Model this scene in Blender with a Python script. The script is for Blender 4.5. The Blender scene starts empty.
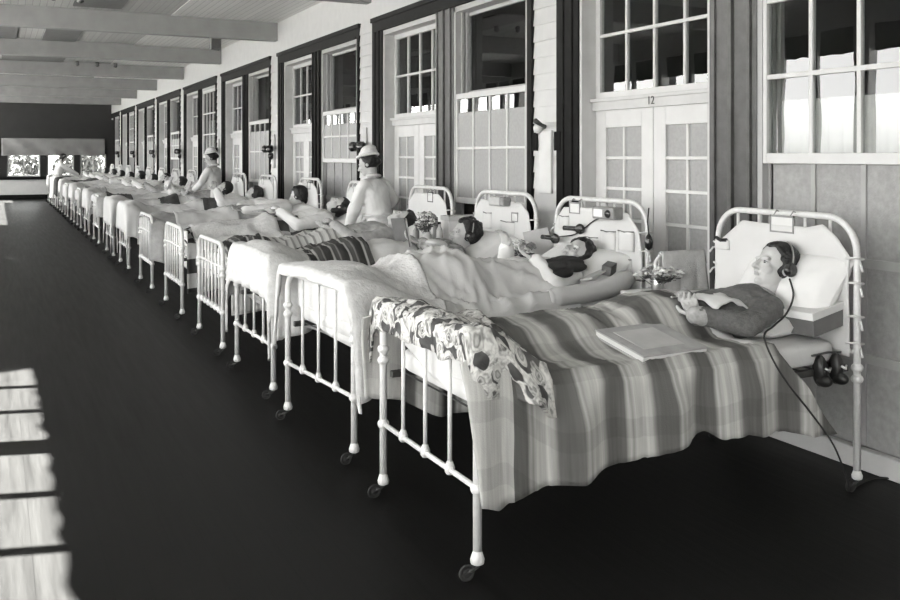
import bpy, math, random
from math import sin, cos, pi, sqrt, atan2, radians, hypot
from mathutils import Vector, Matrix, Euler, noise
SC = bpy.context.scene
COL = SC.collection
V = Vector

# ------------------------------------------------------------------ helpers
def tag(o, label=None, cat=None, group=None, kind=None):
    if label: o['label'] = label
    if cat: o['category'] = cat
    if group: o['group'] = group
    if kind: o['kind'] = kind
    return o

def empty(name, loc=(0, 0, 0), rz=0.0):
    o = bpy.data.objects.new(name, None)
    o.location = loc
    o.rotation_euler = (0, 0, rz)
    o.empty_display_size = .1
    COL.objects.link(o)
    return o

def lerp(a, b, t): return a+(b-a)*t
class MB:
    def __init__(s):
        s.v = []; s.f = []; s.uv = None
    def box(s, x0, x1, y0, y1, z0, z1, M=None):
        b = len(s.v)
        P = [(x0,y0,z0),(x1,y0,z0),(x1,y1,z0),(x0,y1,z0),(x0,y0,z1),(x1,y0,z1),(x1,y1,z1),(x0,y1,z1)]
        s.v += [tuple(M @ V(p)) if M else p for p in P]
        for q in ((0,3,2,1),(4,5,6,7),(0,1,5,4),(1,2,6,5),(2,3,7,6),(3,0,4,7)):
            s.f.append(tuple(b+i for i in q))
        return s
    def poly_prism(s, pts, x0, x1, axis='x', M=None):
        # pts in the two other axes, extruded along the axis
        n = len(pts); b = len(s.v)
        for xx in (x0, x1):
            for (p, q) in pts:
                c = (xx,p,q) if axis == 'x' else ((p,xx,q) if axis == 'y' else (p,q,xx))
                s.v.append(tuple(M @ V(c)) if M else c)
        for i in range(n):
            j = (i+1) % n
            s.f.append((b+i, b+j, b+n+j, b+n+i))
        s.f.append(tuple(b+i for i in reversed(range(n))))
        s.f.append(tuple(b+n+i for i in range(n)))
        return s
    def tube(s, pts, r, seg=8, caps=True):
        pts = [V(p) for p in pts]
        n = len(pts)
        rs = r if isinstance(r, (list, tuple)) else [r]*n
        b = len(s.v)
        up = V((0,0,1))
        t0 = (pts[1]-pts[0]).normalized()
        a = t0.cross(up)
        if a.length < .1: a = t0.cross(V((1,0,0)))
        a.normalize()
        for i in range(n):
            if i == 0: t = pts[1]-pts[0]
            elif i == n-1: t = pts[-1]-pts[-2]
            else: t = (pts[i+1]-pts[i]).normalized() + (pts[i]-pts[i-1]).normalized()
            if t.length < 1e-9: t = t0
            t.normalize()
            a = a - t*a.dot(t)
            if a.length < 1e-6: a = t.orthogonal()
            a.normalize()
            c = t.cross(a)
            for k in range(seg):
                an = 2*pi*k/seg
                s.v.append(tuple(pts[i] + (a*cos(an)+c*sin(an))*rs[i]))
        for i in range(n-1):
            for k in range(seg):
                k2 = (k+1) % seg
                s.f.append((b+i*seg+k, b+i*seg+k2, b+(i+1)*seg+k2, b+(i+1)*seg+k))
        if caps:
            s.f.append(tuple(b+k for k in reversed(range(seg))))
            s.f.append(tuple(b+(n-1)*seg+k for k in range(seg)))
        return s
    def cap(s, p0, p1, r0, r1, seg=14):
        p0 = V(p0); p1 = V(p1); d = p1-p0; L = d.length
        if L < 1e-6: return s.ell(p0, (r0,r0,r0))
        d.normalize()
        pts = []; rs = []
        for i in range(1, 5):
            a = pi/2*(1-i/5*1.0)
            pts.append(p0 - d*r0*sin(a)); rs.append(r0*cos(a))
        pts.append(p0); rs.append(r0)
        pts.append(p1); rs.append(r1)
        for i in range(1, 5):
            a = pi/2*i/5
            pts.append(p1 + d*r1*sin(a)); rs.append(r1*cos(a))
        return s.tube(pts, rs, seg)
    def loft(s, secs, side, seg=20):
        """closed trunk through elliptical sections (centre, half width, half depth)"""
        b = len(s.v); n = len(secs); side = V(side).normalized()
        for i, (c, w, d) in enumerate(secs):
            t = (V(secs[min(i+1, n-1)][0])-V(secs[max(i-1, 0)][0])).normalized(); dp = t.cross(side).normalized()
            for k in range(seg):
                a = 2*pi*k/seg; s.v.append(tuple(V(c)+side*w*cos(a)+dp*d*sin(a)))
        for i in range(n-1):
            for k in range(seg):
                k2 = (k+1) % seg; s.f.append((b+i*seg+k, b+i*seg+k2, b+(i+1)*seg+k2, b+(i+1)*seg+k))
        s.f.append(tuple(b+k for k in reversed(range(seg)))); s.f.append(tuple(b+(n-1)*seg+k for k in range(seg)))
        return s
    def trunk(s, pel, wai, che, nek, side, f=1., off=0., ow=0.):
        up = (nek-che).normalized(); dn = (pel-wai).normalized()
        return s.loft([(pel+dn*.10, .09*f+off, .07*f+off), (pel+dn*.05, .150*f+off, .105*f+off), (pel, .165*f+off, .112*f+off), (wai, .135*f+off+ow, .095*f+off+ow), (lerp(wai, che, .5), .150*f+off+ow, .102*f+off+ow),
                       (che, .168*f+off, .112*f+off), (lerp(che, nek, .45), .165*f+off, .098*f+off), (lerp(che, nek, .72), .130*f+off, .072*f+off), (lerp(che, nek, .92), .065*f+off, .055*f+off)], side)
    def chain(s, pts, rs, seg=14):
        for i in range(len(pts)-1): s.cap(pts[i], pts[i+1], rs[i], rs[i+1], seg)
        return s
    def ell(s, c, r, M=None, nu=16, nv=10, fn=None):
        b = len(s.v); c = V(c)
        def put(x, y, z):
            p = V((x*r[0], y*r[1], z*r[2]))
            if fn: p = fn(p)
            p = p + c
            s.v.append(tuple(M @ p) if M else tuple(p))
        put(0,0,-1)
        for j in range(1, nv):
            th = -pi/2 + pi*j/nv
            for i in range(nu):
                ph = 2*pi*i/nu
                put(cos(th)*cos(ph), cos(th)*sin(ph), sin(th))
        put(0,0,1)
        for i in range(nu):
            i2 = (i+1) % nu
            s.f.append((b, b+1+i2, b+1+i))
            for j in range(nv-2):
                s.f.append((b+1+j*nu+i, b+1+j*nu+i2, b+1+(j+1)*nu+i2, b+1+(j+1)*nu+i))
            s.f.append((b+1+(nv-2)*nu+i, b+1+(nv-2)*nu+i2, b+1+(nv-1)*nu))
        return s
    def lathe(s, prof, c=(0,0,0), seg=14, M=None):
        b = len(s.v); n = len(prof); c = V(c)
        for (r, z) in prof:
            for k in range(seg):
                a = 2*pi*k/seg
                p = V((r*cos(a), r*sin(a), z))
                p = (M @ p) if M else p
                s.v.append(tuple(p + c))
        for i in range(n-1):
            for k in range(seg):
                k2 = (k+1) % seg
                s.f.append((b+i*seg+k, b+i*seg+k2, b+(i+1)*seg+k2, b+(i+1)*seg+k))
        s.f.append(tuple(b+k for k in reversed(range(seg))))
        s.f.append(tuple(b+(n-1)*seg+k for k in range(seg)))
        return s
    def grid(s, nx, ny, fn, uv=None):
        b = len(s.v)
        for i in range(nx):
            for j in range(ny):
                s.v.append(tuple(fn(i/(nx-1), j/(ny-1))))
        for i in range(nx-1):
            for j in range(ny-1):
                s.f.append((b+i*ny+j, b+(i+1)*ny+j, b+(i+1)*ny+j+1, b+i*ny+j+1))
        if uv:
            s.uv = [uv(i/(nx-1), j/(ny-1)) for i in range(nx) for j in range(ny)]
        return s
    def mesh(s, name, mat=None, smooth=False):
        me = bpy.data.meshes.new(name)
        me.from_pydata(s.v, [], s.f)
        if s.uv:
            l = me.uv_layers.new(name='UVMap')
            for lp in me.loops: l.data[lp.index].uv = s.uv[lp.vertex_index]
        if mat: me.materials.append(mat)
        if smooth:
            for p in me.polygons: p.use_smooth = True
        me.validate(); me.update()
        return me
    def build(s, name, mat, parent=None, smooth=False, bevel=0, solid=0, loc=None, rz=None, sub=0):
        me = s.mesh(name, mat, smooth)
        o = bpy.data.objects.new(name, me)
        COL.objects.link(o)
        if parent: o.parent = parent
        if loc: o.location = loc
        if rz: o.rotation_euler = (0,0,rz)
        if solid:
            m = o.modifiers.new('thickness', 'SOLIDIFY'); m.thickness = solid; m.offset = 0
        if bevel:
            m = o.modifiers.new('bevel', 'BEVEL'); m.width = bevel; m.segments = 2; m.limit_method = 'ANGLE'
        if sub:
            m = o.modifiers.new('sub', 'SUBSURF'); m.levels = sub; m.render_levels = sub
        return o

def remesh(mb, name, vox, mat, parent=None, smooth_it=2, loc=None, rz=None, post=None):
    me = mb.mesh(name + '_raw')
    t = bpy.data.objects.new('raw', me); COL.objects.link(t)
    m = t.modifiers.new('r', 'REMESH'); m.mode = 'VOXEL'; m.voxel_size = vox
    if smooth_it:
        m2 = t.modifiers.new('s', 'SMOOTH'); m2.factor = .5; m2.iterations = smooth_it
    dg = bpy.context.evaluated_depsgraph_get()
    dg.update()
    nm = bpy.data.meshes.new_from_object(t.evaluated_get(dg))
    bpy.data.objects.remove(t); bpy.data.meshes.remove(me)
    nm.name = name
    nm.materials.clear(); nm.materials.append(mat)
    for p in nm.polygons: p.use_smooth = True
    if post: post(nm)
    o = bpy.data.objects.new(name, nm); COL.objects.link(o)
    if parent: o.parent = parent
    if loc: o.location = loc
    if rz: o.rotation_euler = (0,0,rz)
    return o

def copy_tree(o, parent=None):
    c = o.copy(); COL.objects.link(c)
    if parent: c.parent = parent
    for ch in list(o.children): copy_tree(ch, c)
    return c

# ------------------------------------------------------------------ materials
def tint(g): return (g, g*.998, g*.985, 1)
def nmat(name):
    m = bpy.data.materials.new(name); m.use_nodes = True
    nt = m.node_tree; b = nt.nodes['Principled BSDF']
    return m, nt, b
def N(nt, t, **k):
    n = nt.nodes.new(t)
    for a, v in k.items():
        if a.startswith('_'): setattr(n, a[1:], v)
        else: n.inputs[a].default_value = v
    return n
def ramp(nt, stops, interp='LINEAR'):
    r = nt.nodes.new('ShaderNodeValToRGB'); cr = r.color_ramp; cr.interpolation = interp
    while len(cr.elements) < len(stops): cr.elements.new(.5)
    for e, (p, g) in zip(cr.elements, stops):
        e.position = p; e.color = tint(g)
    return r
def mat(name, g, rough=.6, var=.06, scale=8, bump=0., bscale=60, spec=.4, metal=0., trans=0.):
    m, nt, b = nmat(name)
    tc = N(nt, 'ShaderNodeTexCoord')
    nz = N(nt, 'ShaderNodeTexNoise', Scale=scale, Detail=4.0)
    nt.links.new(tc.outputs['Object'], nz.inputs['Vector'])
    r = ramp(nt, [(.3, max(0, g*(1-var))), (.7, min(1, g*(1+var)))])
    nt.links.new(nz.outputs['Fac'], r.inputs['Fac'])
    nt.links.new(r.outputs['Color'], b.inputs['Base Color'])
    b.inputs['Roughness'].default_value = rough
    b.inputs['Specular IOR Level'].default_value = spec
    b.inputs['Metallic'].default_value = metal
    if bump:
        n2 = N(nt, 'ShaderNodeTexNoise', Scale=bscale, Detail=3.0)
        nt.links.new(tc.outputs['Object'], n2.inputs['Vector'])
        bp = N(nt, 'ShaderNodeBump', Strength=bump, Distance=.01)
        nt.links.new(n2.outputs['Fac'], bp.inputs['Height'])
        nt.links.new(bp.outputs['Normal'], b.inputs['Normal'])
    if trans:
        out = nt.nodes['Material Output']
        tl = N(nt, 'ShaderNodeBsdfTranslucent'); tl.inputs['Color'].default_value = tint(g)
        mx = N(nt, 'ShaderNodeMixShader'); mx.inputs[0].default_value = trans
        nt.links.new(b.outputs[0], mx.inputs[1]); nt.links.new(tl.outputs[0], mx.inputs[2])
        nt.links.new(mx.outputs[0], out.inputs['Surface'])
    return m

M = {}
M['white_paint'] = mat('white_paint', .60, .45, .04)
M['bed_enamel'] = mat('bed_enamel', .62, .3, .08, 30)
M['frosted'] = mat('frosted_glass', .30, .5, .08, 40, .2, 160, spec=.25)
M['pale_paint'] = mat('pale_paint', .52, .5, .06)
M['cream_jamb'] = mat('cream_jamb', .36, .55, .05)
M['dark_casing'] = mat('dark_casing', .010, .7, .25, 14, .1, 90, spec=.03)
M['casing_mid'] = mat('casing_mid', .058, .5, .2, 14, .1, 90, spec=.2)
M['dark_wood'] = mat('dark_wood', .03, .4, .3, 12)
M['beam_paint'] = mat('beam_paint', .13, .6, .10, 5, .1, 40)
M['board_panel'] = mat('board_panel', .29, .8, .12, 30, .25, 120)
M['batten'] = mat('batten', .33, .7, .08)
M['curtain'] = mat('curtain', .55, .9, .08, 20, .2, 150)
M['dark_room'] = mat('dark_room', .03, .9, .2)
M['canvas_dark'] = mat('canvas_dark', .009, .9, .2, 3, .2, 60)
M['canvas_grey'] = mat('canvas_grey', .15, .9, .15, 3, .3, 40)
M['canvas_shade'] = mat('canvas_shade', .55, .9, .1, 3, trans=.5)
M['iron'] = mat('iron', .02, .5, .3, 40, spec=.5)
M['rubber'] = mat('rubber', .012, .7)
M['sheet'] = mat('sheet', .56, .9, .04, 6, .15, 25)
M['sheet_grey'] = mat('sheet_grey', .50, .9, .05, 6, .15, 25)
M['pillow'] = mat('pillow', .64, .9, .04, 8, .25, 14)
M['coverlet'] = mat('coverlet', .54, .95, .10, 22, .5, 55)
M['blanket_grey'] = mat('blanket_grey', .33, .95, .15, 14, .4, 80)
M['blanket_pale'] = mat('blanket_pale', .5, .95, .10, 14, .4, 80)
M['blanket_dark'] = mat('blanket_dark', .045, .95, .25, 14, .3, 80)
M['towel'] = mat('towel', .5, 1., .10, 30, .6, 200)
M['mattress'] = mat('mattress', .56, .9, .06, 10, .2, 60)
M['skin'] = mat('skin', .45, .5, .04, 12, .05, 120, spec=.35)
M['lip'] = mat('lip', .27, .45, .05)
M['eye_white'] = mat('eye_white', .6, .2, .02)
M['iris'] = mat('iris', .015, .2, .02)
M['hair'] = mat('hair', .008, .45, .5, 60, .6, 90, spec=.3)
M['hair_brown'] = mat('hair_brown', .03, .45, .5, 60, .7, 90, spec=.5)
M['sweater'] = mat('sweater', .10, .95, .25, 60, .6, 220)
M['cuff'] = mat('cuff', .30, .9, .15, 60, .4, 200)
M['gown'] = mat('gown', .68, .9, .05, 8, .3, 20)
M['gown_grey'] = mat('gown_grey', .33, .9, .2, 20, .3, 30)
M['print_grey'] = mat('print_grey', .26, .9, .7, 26, .3, 40)
M['black_cloth'] = mat('black_cloth', .012, .9, .3)
M['nurse_dress'] = mat('nurse_dress', .70, .85, .03, 6, .3, 12)
M['paper'] = mat('paper', .62, .8, .03)
M['paper_grey'] = mat('paper_grey', .44, .8, .10, 10)
M['card_dark'] = mat('card_dark', .10, .7, .2)
M['print_page'] = mat('print_page', .30, .8, .6, 30)
M['book_cover'] = mat('book_cover', .32, .7, .2, 12)
M['black_plastic'] = mat('black_plastic', .012, .25, .2, spec=.5)
M['chrome'] = mat('chrome', .55, .3, .1, metal=1.)
M['radio_case'] = mat('radio_case', .20, .4, .2, 20)
M['flower'] = mat('flower', .62, .8, .25, 40)
M['flower_mid'] = mat('flower_mid', .28, .8, .3, 40)
M['leaf'] = mat('leaf', .06, .6, .4, 30)
M['shrub_leaf'] = mat('shrub_leaf', .035, .6, .5, 6)
M['bark'] = mat('bark', .04, .9, .3, 14)
M['grass'] = mat('grass', .21, .9, .4, 2)
M['shoe'] = mat('shoe', .010, .4, .2, spec=.3)
M['outlet'] = mat('outlet', .008, .9, .1, spec=.05)

# floor : dark oiled boards running along the ward
def floor_mat():
    m, nt, b = nmat('dark_floor_boards')
    tc = N(nt, 'ShaderNodeTexCoord')
    mp = N(nt, 'ShaderNodeMapping'); mp.inputs['Scale'].default_value = (14, .7, 1)
    nz = N(nt, 'ShaderNodeTexNoise', Scale=1.6, Detail=6.0, Roughness=.6)
    nt.links.new(tc.outputs['Object'], mp.inputs['Vector']); nt.links.new(mp.outputs[0], nz.inputs['Vector'])
    r = ramp(nt, [(.3, .0035), (.75, .009)])
    nt.links.new(nz.outputs['Fac'], r.inputs['Fac'])
    wv = N(nt, 'ShaderNodeTexWave', Scale=2.6, Distortion=.0); wv.bands_direction = 'X'; wv.wave_profile = 'SAW'
    nt.links.new(tc.outputs['Object'], wv.inputs['Vector'])
    gr = ramp(nt, [(0, .45), (.03, 1.), (1, 1.)])
    nt.links.new(wv.outputs['Fac'], gr.inputs['Fac'])
    mx = N(nt, 'ShaderNodeMixRGB'); mx.blend_type = 'MULTIPLY'; mx.inputs[0].default_value = 1
    nt.links.new(r.outputs[0], mx.inputs[1]); nt.links.new(gr.outputs[0], mx.inputs[2])
    nt.links.new(mx.outputs[0], b.inputs['Base Color'])
    rr = N(nt, 'ShaderNodeMapRange'); rr.inputs[3].default_value = .34; rr.inputs[4].default_value = .5
    nt.links.new(nz.outputs['Fac'], rr.inputs[0]); nt.links.new(rr.outputs[0], b.inputs['Roughness'])
    b.inputs['Specular IOR Level'].default_value = .04
    bp = N(nt, 'ShaderNodeBump', Strength=.12, Distance=.01)
    nt.links.new(nz.outputs['Fac'], bp.inputs['Height']); nt.links.new(bp.outputs[0], b.inputs['Normal'])
    return m
M['floor'] = floor_mat()

def boards_mat(name, g, period, axis='X'):
    m, nt, b = nmat(name)
    tc = N(nt, 'ShaderNodeTexCoord'); sp = N(nt, 'ShaderNodeSeparateXYZ')
    nt.links.new(tc.outputs['Object'], sp.inputs[0])
    dv = N(nt, 'ShaderNodeMath', _operation='DIVIDE'); dv.inputs[1].default_value = period
    nt.links.new(sp.outputs[axis], dv.inputs[0])
    fr = N(nt, 'ShaderNodeMath', _operation='FRACT'); nt.links.new(dv.outputs[0], fr.inputs[0])
    fl = N(nt, 'ShaderNodeMath', _operation='FLOOR'); nt.links.new(dv.outputs[0], fl.inputs[0])
    wn = N(nt, 'ShaderNodeTexWhiteNoise', _noise_dimensions='1D'); nt.links.new(fl.outputs[0], wn.inputs['W'])
    r = ramp(nt, [(0, g*.45), (.07, g), (.93, g), (1, g*.45)]); nt.links.new(fr.outputs[0], r.inputs[0])
    r2 = ramp(nt, [(0, .85), (1, 1.)]); nt.links.new(wn.outputs[0], r2.inputs[0])
    mx = N(nt, 'ShaderNodeMixRGB'); mx.blend_type = 'MULTIPLY'; mx.inputs[0].default_value = 1
    nt.links.new(r.outputs[0], mx.inputs[1]); nt.links.new(r2.outputs[0], mx.inputs[2])
    nt.links.new(mx.outputs[0], b.inputs['Base Color']); b.inputs['Roughness'].default_value = .6
    rb = ramp(nt, [(0, 0.), (.08, 1.), (.92, 1.), (1, 0.)]); nt.links.new(fr.outputs[0], rb.inputs[0])
    bp = N(nt, 'ShaderNodeBump', Strength=.4, Distance=.01)
    nt.links.new(rb.outputs[0], bp.inputs['Height']); nt.links.new(bp.outputs[0], b.inputs['Normal'])
    return m
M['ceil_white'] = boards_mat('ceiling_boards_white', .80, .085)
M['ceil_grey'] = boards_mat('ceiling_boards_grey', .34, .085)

def glass_mat():
    m = bpy.data.materials.new('window_glass'); m.use_nodes = True
    nt = m.node_tree; nt.nodes.clear()
    out = N(nt, 'ShaderNodeOutputMaterial')
    fr0 = N(nt, 'ShaderNodeFresnel', IOR=1.85); geo = N(nt, 'ShaderNodeNewGeometry')
    fr = N(nt, 'ShaderNodeMath', _operation='MULTIPLY'); inv = N(nt, 'ShaderNodeMath', _operation='SUBTRACT'); inv.inputs[0].default_value = 1.
    nt.links.new(geo.outputs['Backfacing'], inv.inputs[1]); nt.links.new(fr0.outputs[0], fr.inputs[0]); nt.links.new(inv.outputs[0], fr.inputs[1])
    gl = N(nt, 'ShaderNodeBsdfGlossy', Roughness=.0)
    tr = N(nt, 'ShaderNodeBsdfTransparent'); tr.inputs['Color'].default_value = (.86, .87, .86, 1)
    mx = N(nt, 'ShaderNodeMixShader')
    nt.links.new(fr.outputs[0], mx.inputs[0]); nt.links.new(tr.outputs[0], mx.inputs[1]); nt.links.new(gl.outputs[0], mx.inputs[2])
    nt.links.new(mx.outputs[0], out.inputs['Surface'])
    tc = N(nt, 'ShaderNodeTexCoord'); nz = N(nt, 'ShaderNodeTexNoise', Scale=3.0, Detail=1.0)
    nt.links.new(tc.outputs['Object'], nz.inputs['Vector'])
    bp = N(nt, 'ShaderNodeBump', Strength=.06, Distance=.01)
    nt.links.new(nz.outputs['Fac'], bp.inputs['Height'])
    nt.links.new(bp.outputs[0], gl.inputs['Normal'])
    return m
M['glass'] = glass_mat()

def stripe_mat(name, stops, period, off=0., across=None, rough=.95, bump=.3, fine=0., plain=None):
    """woven stripes: bands along u (metres), faint cross bands along v"""
    m, nt, b = nmat(name)
    uv = N(nt, 'ShaderNodeUVMap'); sp = N(nt, 'ShaderNodeSeparateXYZ'); nt.links.new(uv.outputs[0], sp.inputs[0])
    nz0 = N(nt, 'ShaderNodeTexNoise', Scale=2.2, Detail=2.0); nt.links.new(uv.outputs[0], nz0.inputs['Vector'])
    wob = N(nt, 'ShaderNodeMath', _operation='MULTIPLY_ADD'); wob.inputs[1].default_value = .03*period/.22; wob.inputs[2].default_value = -off
    nt.links.new(nz0.outputs['Fac'], wob.inputs[0])
    ad = N(nt, 'ShaderNodeMath', _operation='ADD'); nt.links.new(sp.outputs[0], ad.inputs[0]); nt.links.new(wob.outputs[0], ad.inputs[1])
    dv = N(nt, 'ShaderNodeMath', _operation='DIVIDE'); dv.inputs[1].default_value = period; nt.links.new(ad.outputs[0], dv.inputs[0])
    fr = N(nt, 'ShaderNodeMath', _operation='FRACT'); nt.links.new(dv.outputs[0], fr.inputs[0])
    r = ramp(nt, stops); nt.links.new(fr.outputs[0], r.inputs[0])
    last = r.outputs[0]
    if plain:
        gt = N(nt, 'ShaderNodeMath', _operation='GREATER_THAN'); gt.inputs[1].default_value = plain[0]; nt.links.new(ad.outputs[0], gt.inputs[0])
        mp_ = N(nt, 'ShaderNodeMixRGB'); mp_.inputs[1].default_value = tint(plain[1]); nt.links.new(gt.outputs[0], mp_.inputs[0]); nt.links.new(last, mp_.inputs[2]); last = mp_.outputs[0]
    def mul(sock, other, fac=1.):
        mx = N(nt, 'ShaderNodeMixRGB'); mx.blend_type = 'MULTIPLY'; mx.inputs[0].default_value = fac
        nt.links.new(sock, mx.inputs[1]); nt.links.new(other, mx.inputs[2]); return mx.outputs[0]
    if across:
        st, per2 = across
        d2 = N(nt, 'ShaderNodeMath', _operation='DIVIDE'); d2.inputs[1].default_value = per2; nt.links.new(sp.outputs[1], d2.inputs[0])
        f2 = N(nt, 'ShaderNodeMath', _operation='FRACT'); nt.links.new(d2.outputs[0], f2.inputs[0])
        r2 = ramp(nt, st); nt.links.new(f2.outputs[0], r2.inputs[0])
        last = mul(last, r2.outputs[0])
    if fine:
        mp = N(nt, 'ShaderNodeMapping'); mp.inputs['Scale'].default_value = (70, 3, 1); nt.links.new(uv.outputs[0], mp.inputs[0])
        nf = N(nt, 'ShaderNodeTexNoise', Scale=1., Detail=3.0); nt.links.new(mp.outputs[0], nf.inputs['Vector'])
        rf = ramp(nt, [(.35, 1-fine), (.65, 1.)]); nt.links.new(nf.outputs['Fac'], rf.inputs[0])
        last = mul(last, rf.outputs[0])
    nt.links.new(last, b.inputs['Base Color']); b.inputs['Roughness'].default_value = rough
    b.inputs['Specular IOR Level'].default_value = .1
    nb = N(nt, 'ShaderNodeTexNoise', Scale=220., Detail=2.0); nt.links.new(uv.outputs[0], nb.inputs['Vector'])
    bp = N(nt, 'ShaderNodeBump', Strength=bump, Distance=.004)
    nt.links.new(nb.outputs['Fac'], bp.inputs['Height']); nt.links.new(bp.outputs[0], b.inputs['Normal'])
    return m
M['plaid'] = stripe_mat('striped_wool_blanket',
    [(0, .30), (.07, .11), (.16, .085), (.42, .10), (.5, .40), (.56, .29), (.63, .50), (.78, .42), (.88, .54), (1, .32)], .222, .315,
    ([(0, .86), (.16, .86), (.17, 1.), (.5, 1.), (.51, .86), (.66, .86), (.67, 1.), (1, 1.)], .46), fine=.22, plain=(.115-.30, .46))
M['dark_stripe'] = stripe_mat('dark_striped_blanket',
    [(0, .03), (.4, .03), (.46, .35), (.54, .35), (.6, .06), (.85, .06), (.9, .2), (1, .03)], .11, 0, fine=.2)
M['fine_stripe'] = stripe_mat('grey_striped_cover',
    [(0, .5), (.3, .5), (.38, .2), (.6, .2), (.7, .42), (1, .5)], .06, 0, fine=.15)

def checker_mat():
    m, nt, b = nmat('checkered_quilt')
    uv = N(nt, 'ShaderNodeUVMap')
    ck = N(nt, 'ShaderNodeTexChecker', Scale=7.5); ck.inputs[1].default_value = tint(.02); ck.inputs[2].default_value = tint(.32)
    nt.links.new(uv.outputs[0], ck.inputs['Vector']); nt.links.new(ck.outputs[0], b.inputs['Base Color'])
    b.inputs['Roughness'].default_value = .95
    return m
M['checker'] = checker_mat()

def floral_mat():
    m, nt, b = nmat('floral_chintz')
    uv = N(nt, 'ShaderNodeUVMap')
    wz = N(nt, 'ShaderNodeTexNoise', Scale=14., Detail=2.0); nt.links.new(uv.outputs[0], wz.inputs['Vector'])
    ma = N(nt, 'ShaderNodeMixRGB'); ma.blend_type = 'ADD'; ma.inputs[0].default_value = .05
    nt.links.new(uv.outputs[0], ma.inputs[1]); nt.links.new(wz.outputs['Color'], ma.inputs[2])
    v1 = N(nt, 'ShaderNodeTexVoronoi', Scale=12.5); v1.inputs['Randomness'].default_value = .7
    nt.links.new(ma.outputs[0], v1.inputs['Vector'])
    # roses: dark heart, pale petals parted by fine grey lines; leaves fill the gaps between them
    r0 = ramp(nt, [(0, .04), (.08, .10), (.14, .48), (.20, .20), (.25, .60), (.36, .44), (.42, .62)])
    nt.links.new(v1.outputs['Distance'], r0.inputs[0])
    ve = N(nt, 'ShaderNodeTexVoronoi', Scale=34., _feature='DISTANCE_TO_EDGE'); nt.links.new(ma.outputs[0], ve.inputs['Vector'])
    re_ = ramp(nt, [(0, .78), (.06, .92), (.12, 1.)]); nt.links.new(ve.outputs['Distance'], re_.inputs[0])
    bw = N(nt, 'ShaderNodeTexNoise', Scale=38., Detail=2.0); nt.links.new(ma.outputs[0], bw.inputs['Vector'])
    rc = ramp(nt, [(.36, .38), (.46, .8), (.53, 1.), (1, 1.)]); nt.links.new(bw.outputs[0], rc.inputs[0])
    ra = N(nt, 'ShaderNodeMixRGB'); ra.blend_type = 'MULTIPLY'; ra.inputs[0].default_value = 1.
    nt.links.new(r0.outputs[0], ra.inputs[1]); nt.links.new(re_.outputs[0], ra.inputs[2])
    r1 = N(nt, 'ShaderNodeMixRGB'); r1.blend_type = 'MULTIPLY'; r1.inputs[0].default_value = 1.
    nt.links.new(ra.outputs[0], r1.inputs[1]); nt.links.new(rc.outputs[0], r1.inputs[2])
    v2 = N(nt, 'ShaderNodeTexVoronoi', Scale=15.); v2.inputs['Randomness'].default_value = 1.
    mp = N(nt, 'ShaderNodeMapping'); mp.inputs['Location'].default_value = (3.3, 1.7, 0); nt.links.new(ma.outputs[0], mp.inputs[0])
    nt.links.new(mp.outputs[0], v2.inputs['Vector'])
    leaf = ramp(nt, [(0, 1.), (.50, 1.), (.54, 0.)]); nt.links.new(v2.outputs['Distance'], leaf.inputs[0])
    far = ramp(nt, [(.39, 0.), (.42, 1.)]); nt.links.new(v1.outputs['Distance'], far.inputs[0])
    sel = N(nt, 'ShaderNodeMath', _operation='MULTIPLY'); nt.links.new(leaf.outputs[0], sel.inputs[0]); nt.links.new(far.outputs[0], sel.inputs[1])
    lz = ramp(nt, [(.35, .012), (.65, .07)]); nt.links.new(wz.outputs['Fac'], lz.inputs[0])
    mx = N(nt, 'ShaderNodeMixRGB'); nt.links.new(sel.outputs[0], mx.inputs[0]); nt.links.new(r1.outputs[0], mx.inputs[1]); nt.links.new(lz.outputs[0], mx.inputs[2])
    nt.links.new(mx.outputs[0], b.inputs['Base Color']); b.inputs['Roughness'].default_value = .85
    nb = N(nt, 'ShaderNodeTexNoise', Scale=30., Detail=2.0); nt.links.new(uv.outputs[0], nb.inputs['Vector'])
    bp = N(nt, 'ShaderNodeBump', Strength=.5, Distance=.01)
    nt.links.new(nb.outputs['Fac'], bp.inputs['Height']); nt.links.new(bp.outputs[0], b.inputs['Normal'])
    return m
M['floral'] = floral_mat()

# ------------------------------------------------------------------ the ward shell
W = 3.73          # right-hand wall face
LW = -2.2         # left-hand wall face
YE = 35.0         # end wall
YB = -4.0
CZ = 3.47          # ceiling
P0, PER = 5.64, 3.77
def BY(k): return P0 + PER*k + (.07 if k == -1 else 0)
S = 'structure'

tag(MB().box(LW-.2, W+.25, YB, YE+.2, -.15, 0).build('floor', M['floor']), kind=S)
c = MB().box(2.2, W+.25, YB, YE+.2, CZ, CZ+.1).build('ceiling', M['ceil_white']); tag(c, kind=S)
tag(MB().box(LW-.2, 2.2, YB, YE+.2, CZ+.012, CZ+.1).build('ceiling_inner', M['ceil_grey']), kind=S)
# flat dark rectangles set on the ceiling between the beams
for i, (x0, x1, y0, y1) in enumerate([(.70, 1.22, 15.4, 16.95), (-.2, .30, 15.4, 16.95), (.1, 1.25, 19.2, 20.75), (.9, 1.5, 11.0, 12.9)]):
    tag(MB().box(x0, x1, y0, y1, CZ-.012, CZ+.02).build('ceiling_dark_patch', M['casing_mid']), kind=S)
beamY = [P0 + PER*k + .14 for k in range(-2, 8)]
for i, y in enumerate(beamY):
    tag(MB().box(LW-.1, W+.02, y-.075, y+.075, 3.2, CZ+.02).build('ceiling_beam', M['beam_paint'], bevel=.008), kind=S)

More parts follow.
